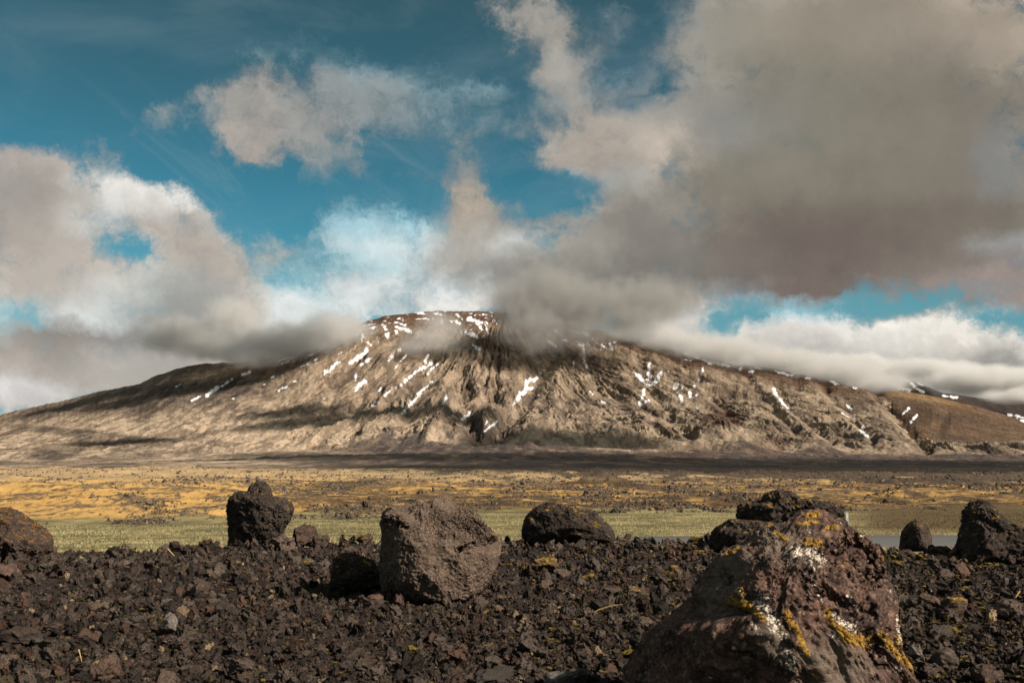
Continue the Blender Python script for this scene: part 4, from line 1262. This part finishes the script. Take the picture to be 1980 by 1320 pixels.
while n_made < 265:
    a = RNG.uniform(-.53, .53); y = 1 / RNG.uniform(1 / 19.0, 1 / 6.3)
    px_ = 990 + F * a
    k = RNG.choice(4, p=[q[4] for q in kinds])
    if k == 2 and px_ < 1000 and RNG.random() < .7: continue
    s = y / F * float(np.clip(11 * np.exp(RNG.normal(0, .45)), 6, 30)) * (1.25 if k == 0 else .8)
    x = a * y
    if any((x - q[0]) ** 2 + (y - q[1]) ** 2 < (.8 * (s + q[2])) ** 2 for q in taken): continue
    z = gz(x, y)
    qx, qy = proj(x, y, z + s * .5)
    if qy > 1316 or qx < 4 or qx > 1976: continue
    if (1190 < qx < 1800 and qy > 1010 and (y > 5.5 and qy > 1040 + abs(qx - 1560) * .75)): continue
    if 735 < qx < 968 and 1060 < qy < 1172: continue
    taken.append((x, y, s))
    i = int(RNG.integers(12))
    o = bpy.data.objects.new('lava_stone', proto_mesh(i, kinds[k][1], k))
    COL.objects.link(o)
    o.location = (x, y, z + s * .25)
    o.rotation_euler = (RNG.uniform(-.5, .5), RNG.uniform(-.5, .5), RNG.uniform(0, 6.28))
    o.scale = (s * RNG.uniform(.85, 1.25), s * RNG.uniform(.85, 1.15), s * RNG.uniform(.7, 1.05))
    best = min(LANDM, key=lambda L: math.hypot(L[1] - qx, (L[2] - qy) * 1.4))
    ddx, ddy = qx - best[1], (qy - best[2]) * 1.4
    dr = ('left of' if ddx < 0 else 'right of') if abs(ddx) > abs(ddy) else ('below' if ddy > 0 else 'above')
    loose.append((k, best[0], dr, math.hypot(ddx, ddy), o))
    n_made += 1
loose.sort(key=lambda q: (q[0], q[1], q[2], q[3]))
_cnt = {}
KN = ['dark lava stone', 'rusty lava stone', 'moss topped lava stone', 'pale grey stone']
for k, lm, dr, d_, o in loose:
    c_ = _cnt.get((k, lm, dr), 0); _cnt[(k, lm, dr)] = c_ + 1
    tag(o, f"loose {KN[k]}, {ORD[min(c_, 11)]}nearest {dr} {lm}", 'stone', kinds[k][3])


def scatter(name, pts, rot, scl, meshes, mat, label=None):
    """one stuff object: stones instanced on points"""
    me = bpy.data.meshes.new(name)
    n = len(pts)
    me.vertices.add(n)
    me.vertices.foreach_set('co', np.ascontiguousarray(pts, np.float32).ravel())
    a = me.attributes.new('rot', 'FLOAT_VECTOR', 'POINT'); a.data.foreach_set('vector', np.ascontiguousarray(rot, np.float32).ravel())
    a = me.attributes.new('scl', 'FLOAT_VECTOR', 'POINT'); a.data.foreach_set('vector', np.ascontiguousarray(scl, np.float32).ravel())
    a = me.attributes.new('pick', 'INT', 'POINT'); a.data.foreach_set('value', RNG.integers(0, len(meshes), n).astype(np.int32))
    me.materials.append(mat)
    o = bpy.data.objects.new(name, me); COL.objects.link(o)
    g = bpy.data.node_groups.new(name, 'GeometryNodeTree')
    g.interface.new_socket('Geometry', in_out='INPUT', socket_type='NodeSocketGeometry')
    g.interface.new_socket('Geometry', in_out='OUTPUT', socket_type='NodeSocketGeometry')
    t = NT(g)
    gi = t.n('NodeGroupInput'); go = t.n('NodeGroupOutput')
    m2p = t.n('GeometryNodeMeshToPoints'); t.put(m2p.inputs[0], gi.outputs[0])
    iop = t.n('GeometryNodeInstanceOnPoints')
    t.put(iop.inputs['Points'], m2p.outputs[0])
    g2i = t.n('GeometryNodeGeometryToInstance')
    for src in reversed(meshes):
        oi = t.n('GeometryNodeObjectInfo'); oi.inputs['Object'].default_value = src
        oi.transform_space = 'ORIGINAL'
        g.links.new(oi.outputs['Geometry'], g2i.inputs[0])
    t.put(iop.inputs['Instance'], g2i.outputs[0])
    iop.inputs['Pick Instance'].default_value = True

    def na(nm, ty):
        nd = t.n('GeometryNodeInputNamedAttribute', data_type=ty); nd.inputs[0].default_value = nm
        return nd.outputs[0]
    t.put(iop.inputs['Instance Index'], na('pick', 'INT'))
    e2r = t.n('FunctionNodeEulerToRotation'); t.put(e2r.inputs[0], na('rot', 'FLOAT_VECTOR'))
    t.put(iop.inputs['Rotation'], e2r.outputs[0])
    t.put(iop.inputs['Scale'], na('scl', 'FLOAT_VECTOR'))
    sm_ = t.n('GeometryNodeSetMaterial'); t.put(sm_.inputs[0], iop.outputs[0]); sm_.inputs['Material'].default_value = mat
    t.put(go.inputs[0], sm_.outputs[0])
    md = o.modifiers.new('scatter', 'NODES'); md.node_group = g
    tag(o, label, 'gravel' if 'gravel' in name else 'rubble', kind='stuff')
    return o


_src = []
_seen = set()
for o in list(COL.objects):
    if o.name.startswith('lava_stone') and o.data in pmesh.values() and o.data.name not in _seen and 'dark lava' in o['label']:
        _seen.add(o.data.name); _src.append(o)
NG = 110000
aa_ = RNG.uniform(-.80, .80, NG); yy_ = 1 / RNG.uniform(1 / 23.5, 1 / 4.6, NG)
xx_ = aa_ * yy_
ss_ = (.0019 * yy_ + .004) * np.exp(RNG.normal(-.05, .58, NG))
ss_ = np.where(RNG.random(NG) < .02, ss_ * 2.1, ss_)
ss_ = np.clip(ss_, .006, .12)
zz_ = gravel_h(xx_, yy_) + ss_ * RNG.uniform(-.2, .9, NG)
scatter('gravel', np.stack([xx_, yy_, zz_], 1), RNG.uniform(0, 6.28, (NG, 3)), ss_[:, None] * RNG.uniform(.75, 1.3, (NG, 3)), _src, M_CLAST,
        'dark brown volcanic gravel covering the whole foreground')
NQ = 12000
aa_ = RNG.uniform(-.70, .80, NQ); yy_ = 1 / RNG.uniform(1 / 21.5, 1 / 5.2, NQ)
keep = RNG.random(NQ) < np.interp(aa_, [-.6, 0, .1, .6], [.12, .25, .8, 1.0])
aa_, yy_ = aa_[keep], yy_[keep]; NQ = len(aa_); xx_ = aa_ * yy_
ss_ = (.0014 * yy_ + .003) * np.exp(RNG.normal(0, .45, NQ)); zz_ = gravel_h(xx_, yy_) + ss_ * 1.1
M_MOSSBIT = rock_mat('moss_tufts', A(110, 92, 60), A(96, 82, 52), A(200, 164, 84), scale=1.0, moss=.9, bump=.9, hue=.4, mosscol=(214, 182, 84))
scatter('moss_gravel', np.stack([xx_, yy_, zz_], 1), RNG.uniform(-.3, .3, (NQ, 3)), ss_[:, None] * np.array([1.2, 1.1, .8]) * RNG.uniform(.7, 1.3, (NQ, 3)), _src, M_MOSSBIT,
        'tufts of yellow moss dotted between the gravel stones')
# lava rubble poking through the moss of the plain
NR_ = 260000
ta_ = RNG.uniform(-.66, .66, NR_); yr_ = 1 / RNG.uniform(1 / 420., 1 / 48., NR_) 
xr_ = ta_ * yr_
edr = -ZC / te_of(edge_px(990 + F * ta_))
den = 1.6 * fbm2(xr_ / 6, yr_ / 10, 4, 601) + .7 * fbm2(xr_ / 24, yr_ / 50, 3, 605) - .12 - .22 * (1 - sm(-.32, -.16, ta_))
kp = (yr_ > edr + .5) & (den + RNG.normal(0, .12, NR_) > -.02)
xr_, yr_, ta_ = xr_[kp], yr_[kp], ta_[kp]
zr_ = np.zeros(len(xr_))
_iy = (1 / 22. - 1 / yr_) / (1 / 22. - 1 / 1100.) * (len(ysp) - 1)
_ix = np.interp(ta_, tasp, np.arange(len(tasp)))
zr_ = ZP[np.clip(np.round(_iy).astype(int), 0, len(ysp) - 1), np.clip(np.round(_ix).astype(int), 0, len(tasp) - 1)]
sr_ = np.clip(.00052 * yr_ * np.exp(RNG.normal(0, .7, len(xr_))), .02, .42)
M_RUB = rock_mat('plain_rubble', A(138, 126, 116), A(88, 77, 68), A(172, 158, 142), scale=.8, moss=.3, bump=.9, hue=.5)
scatter('lava_rubble', np.stack([xr_, yr_, zr_ + .1 * sr_], 1), RNG.uniform(0, 6.28, (len(xr_), 3)), sr_[:, None] * RNG.uniform(.7, 1.3, (len(xr_), 3)), _src, M_RUB,
        'grey lava rubble poking through the yellow moss of the plain')

# ------------------------------------------------------------ road, verge grass, post, dry stalks
M_ROAD = simple_mat('grey_asphalt', tuple(lin((118, 117, 116)) * .62), 9.0, .25, rough=1.0, bump=.3, bscale=.01)
cl = [(-40, 20.5), (-26, 23.5), (-14, 28), (-5, 33.5), (1, 37.6), (6, 39.6), (12, 40.3), (22, 40.4), (34, 40.4), (60, 40.2), (110, 40)]
cl = np.array(cl, float)
_u = np.linspace(0, len(cl) - 1, 160)
cxr = np.interp(_u, np.arange(len(cl)), cl[:, 0]); cyr = np.interp(_u, np.arange(len(cl)), cl[:, 1])
ker = np.ones(9) / 9
cyr = np.convolve(np.pad(cyr, 4, 'edge'), ker, 'valid'); cxr = np.convolve(np.pad(cxr, 4, 'edge'), ker, 'valid')
tx = np.gradient(cxr); ty = np.gradient(cyr); ln = np.hypot(tx, ty); nx, ny = -ty / ln, tx / ln
hw = 3.1
RV = []
for off, z in ((-hw - .25, -.06), (-hw, .045), (0, .085), (hw, .045), (hw + .25, -.06)):
    RV.append(np.stack([cxr + nx * off, cyr + ny * off, np.full(len(cxr), z)], 1))
RV = np.stack(RV, 0)
road = mesh_np('road', RV.reshape(-1, 3), grid_faces(5, len(cxr)), M_ROAD)
M_ROAD.node_tree.nodes['Principled BSDF'].inputs['Specular IOR Level'].default_value = 0.02
tag(road, kind='structure')


def road_dist(x, y):
    d = np.full(x.shape, 1e9)
    for a, b in zip(cxr, cyr):
        d = np.minimum(d, (x - a) ** 2 + (y - b) ** 2)
    return np.sqrt(d)


NB = 170000
ta_ = RNG.uniform(-.62, .66, NB); yb_ = 1 / RNG.uniform(1 / 66., 1 / 30., NB); xb_ = ta_ * yb_
ed_ = -ZC / te_of(edge_px(990 + F * ta_))
kp = (yb_ < ed_ - .3) & (road_dist(xb_, yb_) > hw + .15) & (fbm2(xb_ / 4, yb_ / 4, 3, 701) > -.35 + RNG.normal(0, .15, NB))
xb_, yb_, ta_ = xb_[kp], yb_[kp], ta_[kp]; nb_ = len(xb_)
hb = RNG.uniform(.03, .075, nb_) * (1 + .8 * (fbm2(xb_ / 1.5, yb_ / 1.5, 2, 705) > .1)); wb = RNG.uniform(.006, .016, nb_)
an = RNG.uniform(0, np.pi, nb_); lx = RNG.normal(0, .05, nb_); ly = RNG.normal(0, .05, nb_)
zb_ = np.zeros(nb_)
BV = np.stack([np.stack([xb_ - np.cos(an) * wb, yb_ - np.sin(an) * wb, zb_], 1), np.stack([xb_ + np.cos(an) * wb, yb_ + np.sin(an) * wb, zb_], 1),
               np.stack([xb_ + lx, yb_ + ly, zb_ + hb], 1)], 1).reshape(-1, 3)
dry = np.clip(fbm2(xb_ / 12, yb_ / 1.3, 4, 711) * 2.4 + .55 + RNG.normal(0, .25, nb_) + sm(.1, .35, ta_) * .25, 0, 1)[:, None]
gc = (lin((148, 141, 96)) * .66) * (1 - dry) + (lin((210, 194, 146)) * .76) * dry
brw = (sm(ta_of(1600, 1000), ta_of(1720, 1000), ta_) * sm(44, 50, yb_) * .8)[:, None]
gc = gc * (1 - brw) + lin((134, 108, 74)) * .55 * brw
M_GRASS = ground_mat('verge_grass', .01, 3.0, bump=0.0, cvar=.2)
grass = mesh_np('verge_grass', BV, np.arange(nb_ * 3).reshape(-1, 3), M_GRASS, cols=np.repeat(gc * .8, 3, 0), smooth=False)
tag(grass, 'short green and straw coloured grass of the verge beyond the gravel', 'grass', kind='stuff')


def curve_tube(name, pts, r0, r1, mat, sides=5):
    pts = [Vector(p) for p in pts]
    V, Fc = [], []
    n = len(pts)
    for i, p in enumerate(pts):
        d = (pts[min(i + 1, n - 1)] - pts[max(i - 1, 0)]).normalized()
        a = d.cross(Vector((0, 0, 1)));
        if a.length < .05: a = d.cross(Vector((1, 0, 0)))
        a.normalize(); b = d.cross(a)
        r = r0 + (r1 - r0) * i / (n - 1)
        for k in range(sides):
            an_ = 2 * math.pi * k / sides
            V.append((p + (a * math.cos(an_) + b * math.sin(an_)) * r)[:])
    for i in range(n - 1):
        for k in range(sides):
            Fc.append((i * sides + k, i * sides + (k + 1) % sides, (i + 1) * sides + (k + 1) % sides, (i + 1) * sides + k))
    return mesh_np(name, np.array(V), np.array(Fc), mat)


M_DRY = simple_mat('dry_grass', tuple(lin((206, 172, 112)) * .8), 30., .15)
for (x0, y0), (x1, y1), lift, lab in [
        ((324, 1060), (345, 1083), 0, 'pale dry grass stalk sticking up below the two small crest stones'),
        ((1135, 1190), (1204, 1168), 5, 'arched dry grass stalk lying in the gravel left of the lichened boulder'),
        ((1070, 1158), (1104, 1146), 5, 'short curved yellow stalk right of the wide flat fronted boulder'),
        ((640, 1112), (684, 1128), 1, 'thin dry stalk across the dark hollow by the shaded red boulder'),
        ((672, 1142), (686, 1125), 1, 'second thin stalk crossing the one in the dark hollow'),
        ((152, 1255), (158, 1278), 1, 'pale dry stalk standing in the left foreground'),
        ((362, 1226), (384, 1215), 2, 'thin dry stalk right of the upright grey brown stone'),
        ((1972, 1142), (1956, 1170), 2, 'dry stalk bending over the black stone at the right edge')]:
    xa, ya, za = ground_hit(x0, max(y0, y1)); s_ = ya / F
    pts_ = []
    for q in np.linspace(0, 1, 9):
        px_ = x0 + (x1 - x0) * q; py_ = y0 + (y1 - y0) * q - lift * math.sin(q * math.pi)
        v = at(px_, py_, ya - .12 - .05 * q)
        pts_.append(v)
    o = curve_tube('dry_stalk', pts_, 1.1 * s_, .5 * s_, M_DRY)
    org = pts_[0].copy()
    o.data.transform(Matrix.Translation(-org)); o.location = org
    tag(o, lab, 'grass stalk', 'dry grass stalks')

# marker post at the roadside
M_POST = simple_mat('pale_plastic', tuple(lin((176, 188, 188)) * .8), 5, .05, rough=.5)
M_REFL = simple_mat('post_reflector', tuple(lin((210, 205, 190)) * .8), 5, .05, rough=.3)
pv = at(1637, 990, 36.4)


def box_bm(x0, x1, y0, y1, z0, z1, bev=.008):
    bm = bmesh.new(); bmesh.ops.create_cube(bm, size=1)
    for v in bm.verts:
        v.co = ((x0 + x1) / 2 + v.co.x * (x1 - x0), (y0 + y1) / 2 + v.co.y * (y1 - y0), (z0 + z1) / 2 + v.co.z * (z1 - z0))
    bmesh.ops.bevel(bm, geom=bm.edges[:], offset=bev, segments=2, affect='EDGES')
    return bm


pe = bpy.data.objects.new('marker_post', None); COL.objects.link(pe); pe.location = (pv.x, pv.y, 0)
tag(pe, 'pale blue grey marker post at the roadside, behind the craggy black boulder', 'post')
for nm, dims, mt in (('post', (-.055, .055, -.02, .02, -.3, pv.z), M_POST), ('reflector', (-.035, .035, -.024, -.0205, pv.z - .22, pv.z - .08), M_REFL)):
    bm = box_bm(*dims, bev=.001 if nm == 'reflector' else .01)
    me = bpy.data.meshes.new(nm); bm.to_mesh(me); bm.free(); me.materials.append(mt)
    o = bpy.data.objects.new(nm, me); COL.objects.link(o); o.parent = pe

# ------------------------------------------------------------ clouds with a body
def cloud_mat(name, col, dens=1.0, aniso=.2):
    m = bpy.data.materials.new(name); m.use_nodes = True
    nt = m.node_tree; nt.nodes.clear(); t = NT(nt)
    o = t.n('ShaderNodeOutputMaterial'); v = t.n('ShaderNodeVolumePrincipled')
    v.inputs['Color'].default_value = (*col, 1); v.inputs['Density'].default_value = dens
    v.inputs['Anisotropy'].default_value = aniso
    t.put(o.inputs['Volume'], v.outputs[0])
    return m


def cloud(name, label, blobs, voxel, mat, dens, nscale, amp=1.1, lo=.05, hi=.55, warp=.35, vstretch=1.0):
    """blobs: (centre Vector, (rx, ry, rz) metres). Density field baked to a voxel grid by a Volume Cube node."""
    C = np.array([b[0][:] for b in blobs]); Rr = np.array([b[1] for b in blobs], float)
    pad = 1.25
    lo_ = (C - Rr * pad).min(0); hi_ = (C + Rr * pad).max(0)
    org = (lo_ + hi_) / 2
    g = bpy.data.node_groups.new(name, 'GeometryNodeTree')
    g.interface.new_socket('Geometry', in_out='INPUT', socket_type='NodeSocketGeometry')
    g.interface.new_socket('Geometry', in_out='OUTPUT', socket_type='NodeSocketGeometry')
    t = NT(g); go = t.n('NodeGroupOutput')
    pos = t.n('GeometryNodeInputPosition').outputs[0]
    nz = t.noise(pos, 1 / nscale, 5, .6, out=1)
    nd = t.vmath('SCALE', t.vmath('SUBTRACT', nz, (.5, .5, .5)), scale=warp * nscale * 2)
    p2 = t.vmath('ADD', pos, nd)
    f = None
    for c, r in zip(C - org, Rr):
        q = t.vmath('DIVIDE', t.vmath('SUBTRACT', p2, tuple(c)), tuple(r))
        d = t.math('SUBTRACT', 1.0, t.vmath('LENGTH', q))
        f = d if f is None else t.math('SMOOTH_MAX', f, d, .15)
    fn = t.noise(pos, 2.2 / nscale, 8, .68, out=0)
    f = t.math('MULTIPLY_ADD', t.math('SUBTRACT', fn, .5), amp, f)
    nd_ = t.n('ShaderNodeMapRange', interpolation_type='SMOOTHSTEP')
    t.put(nd_.inputs[0], f)
    for i, k in enumerate((lo, hi, 0.0, dens)): nd_.inputs[i + 1].default_value = k
    vc = t.n('GeometryNodeVolumeCube')
    t.put(vc.inputs['Density'], nd_.outputs[0])
    vc.inputs['Min'].default_value = tuple(lo_ - org); vc.inputs['Max'].default_value = tuple(hi_ - org)
    for k, d in zip(('Resolution X', 'Resolution Y', 'Resolution Z'), hi_ - lo_):
        vc.inputs[k].default_value = int(max(8, min(420, d / voxel)))
    s_ = t.n('GeometryNodeSetMaterial'); t.put(s_.inputs[0], vc.outputs[0]); s_.inputs['Material'].default_value = mat
    t.put(go.inputs[0], s_.outputs[0])
    me = bpy.data.meshes.new(name); me.materials.append(mat)
    o = bpy.data.objects.new(name, me); COL.objects.link(o)
    o.location = tuple(org)
    md = o.modifiers.new('cloud', 'NODES'); md.node_group = g
    tag(o, label, 'cloud', kind='stuff')
    return o


def pb_(px, py, Y, rx, rz, ry):
    """blob from photo pixel position and pixel radii at distance Y, depth radius in metres"""
    return (at(px, py, Y), (rx * Y / F, ry, rz * Y / F))


M_CLG = cloud_mat('shade_greyed_cloud', (.60, .59, .575))  # colour greyed to stand for the shade of the cloud mass above
M_CLL = cloud_mat('pale_grey_cloud', (.90, .89, .87))
M_CLW = cloud_mat('white_cloud', (.97, .96, .94))
M_CLD = cloud_mat('shade_cloud', (.9, .9, .9), aniso=0)
cloud('summit_cloud', 'dark grey cloud hanging over the right side of the summit',
      [pb_(1000, 590, 6500, 70, 60, 380), pb_(1060, 560, 6600, 100, 60, 420), pb_(1120, 590, 6500, 170, 66, 420), (at(1250, 580, 6600), (480, 420, 190)), pb_(1035, 635, 6300, 85, 62, 330), pb_(1110, 640, 6400, 110, 52, 330), pb_(1210, 615, 6450, 100, 46, 330), pb_(1050, 580, 6500, 80, 60, 330)],
      10, M_CLG, .012, 190, amp=1.9, lo=.0, hi=1.25)
cloud('summit_cloud', 'small pale cloud puff drifting in front of the left summit slope',
      [pb_(850, 620, 6700, 50, 30, 200), pb_(840, 655, 6500, 85, 40, 220), pb_(800, 668, 6450, 60, 26, 180), pb_(880, 640, 6500, 38, 34, 160)],
      9, M_CLL, .008, 150, amp=1.9, lo=.0, hi=1.3)
cloud('slope_cloud', 'ragged grey cloud resting on the left shoulder of the mountain',
      [pb_(590, 655, 6700, 80, 36, 300), pb_(640, 640, 6700, 60, 34, 260), pb_(520, 668, 6700, 110, 36, 350), pb_(620, 655, 6900, 80, 32, 300), pb_(430, 665, 6900, 120, 34, 350), pb_(480, 690, 6500, 70, 20, 250), pb_(670, 640, 6900, 60, 26, 200), pb_(450, 620, 6900, 60, 50, 250), pb_(350, 650, 6900, 90, 40, 250)],
      12, M_CLL, .013, 190, amp=1.8, lo=-.18, hi=.95)
cloud('slope_cloud', 'long grey cloud bank lying along the right ridge',
      [pb_(1250, 645, 7400, 90, 20, 300), pb_(1320, 662, 7300, 100, 24, 300), pb_(1400, 680, 7300, 120, 28, 350), pb_(1510, 698, 7250, 120, 25, 350), pb_(1610, 718, 7200, 110, 25, 350), pb_(1700, 740, 7100, 80, 22, 260)],
      12, M_CLL, .012, 220, lo=-.15, hi=.85, amp=1.5)
cloud('slope_cloud', 'bright white cloud bank covering the far ridge at the right edge',
      [pb_(1780, 715, 8300, 150, 22, 400), pb_(1900, 735, 8000, 130, 30, 400), pb_(2000, 740, 7900, 120, 36, 400), pb_(1960, 765, 7600, 80, 14, 300), pb_(1640, 700, 8500, 120, 18, 350)],
      24, M_CLW, .012, 300, lo=.0, hi=.6, amp=.8)

# clouds above the frame whose shadows lie on the mountain and the plain
def ground_at(px, py):
    j = int(np.argmin(np.abs(TA[0] - ray(px, py)[0])))
    v = np.where(PY[:, j] <= py)[0]
    i = v[0] if len(v) else len(PY) - 1
    return Vector((XX[i, j], YY[i, j], ZZ[i, j]))


def shade(label, spots, H=3400, voxel=70, dens=.007):
    bl = []
    for px, py, rx, dpt in spots:
        g_ = ground_at(px, py) if py < 903 else Vector((ray(px, py)[0] * dpt[0], dpt[0], 0))
        d_ = dpt[1] if isinstance(dpt, tuple) else dpt
        p = g_ + SUNV * ((H - g_.z) / SUNV.z)
        bl.append((p, (rx, d_, 170)))
    return cloud('overhead_cloud', label, bl, voxel, M_CLD, dens, 420, amp=.5, lo=.0, hi=.25, warp=.22)


shade('fair weather cloud high above, shading the left shoulder of the mountain',
      [(150, 782, 420, 150), (300, 762, 420, 260), (440, 745, 300, 240)])
shade('cloud high above the middle slopes', [(700, 797, 700, 200), (560, 800, 300, 160)])
shade('broad cloud high above, shading the lava apron', [(880, 885, 560, 260), (1150, 885, 700, 520), (1500, 900, 900, 900), (1900, 900, 1100, 1200), (1250, 903.5, 900, (1500, 900)), (1700, 903.5, 1300, (1500, 1000)), (1700, 903.5, 330, (560, 330)), (1350, 903.5, 200, (620, 280))], dens=.0035)
shade('cloud high above the lower middle slopes', [(1090, 852, 520, 230), (910, 805, 160, 280)])
shade('small cloud high above the left foot', [(560, 884, 480, 130), (250, 850, 300, 160)])
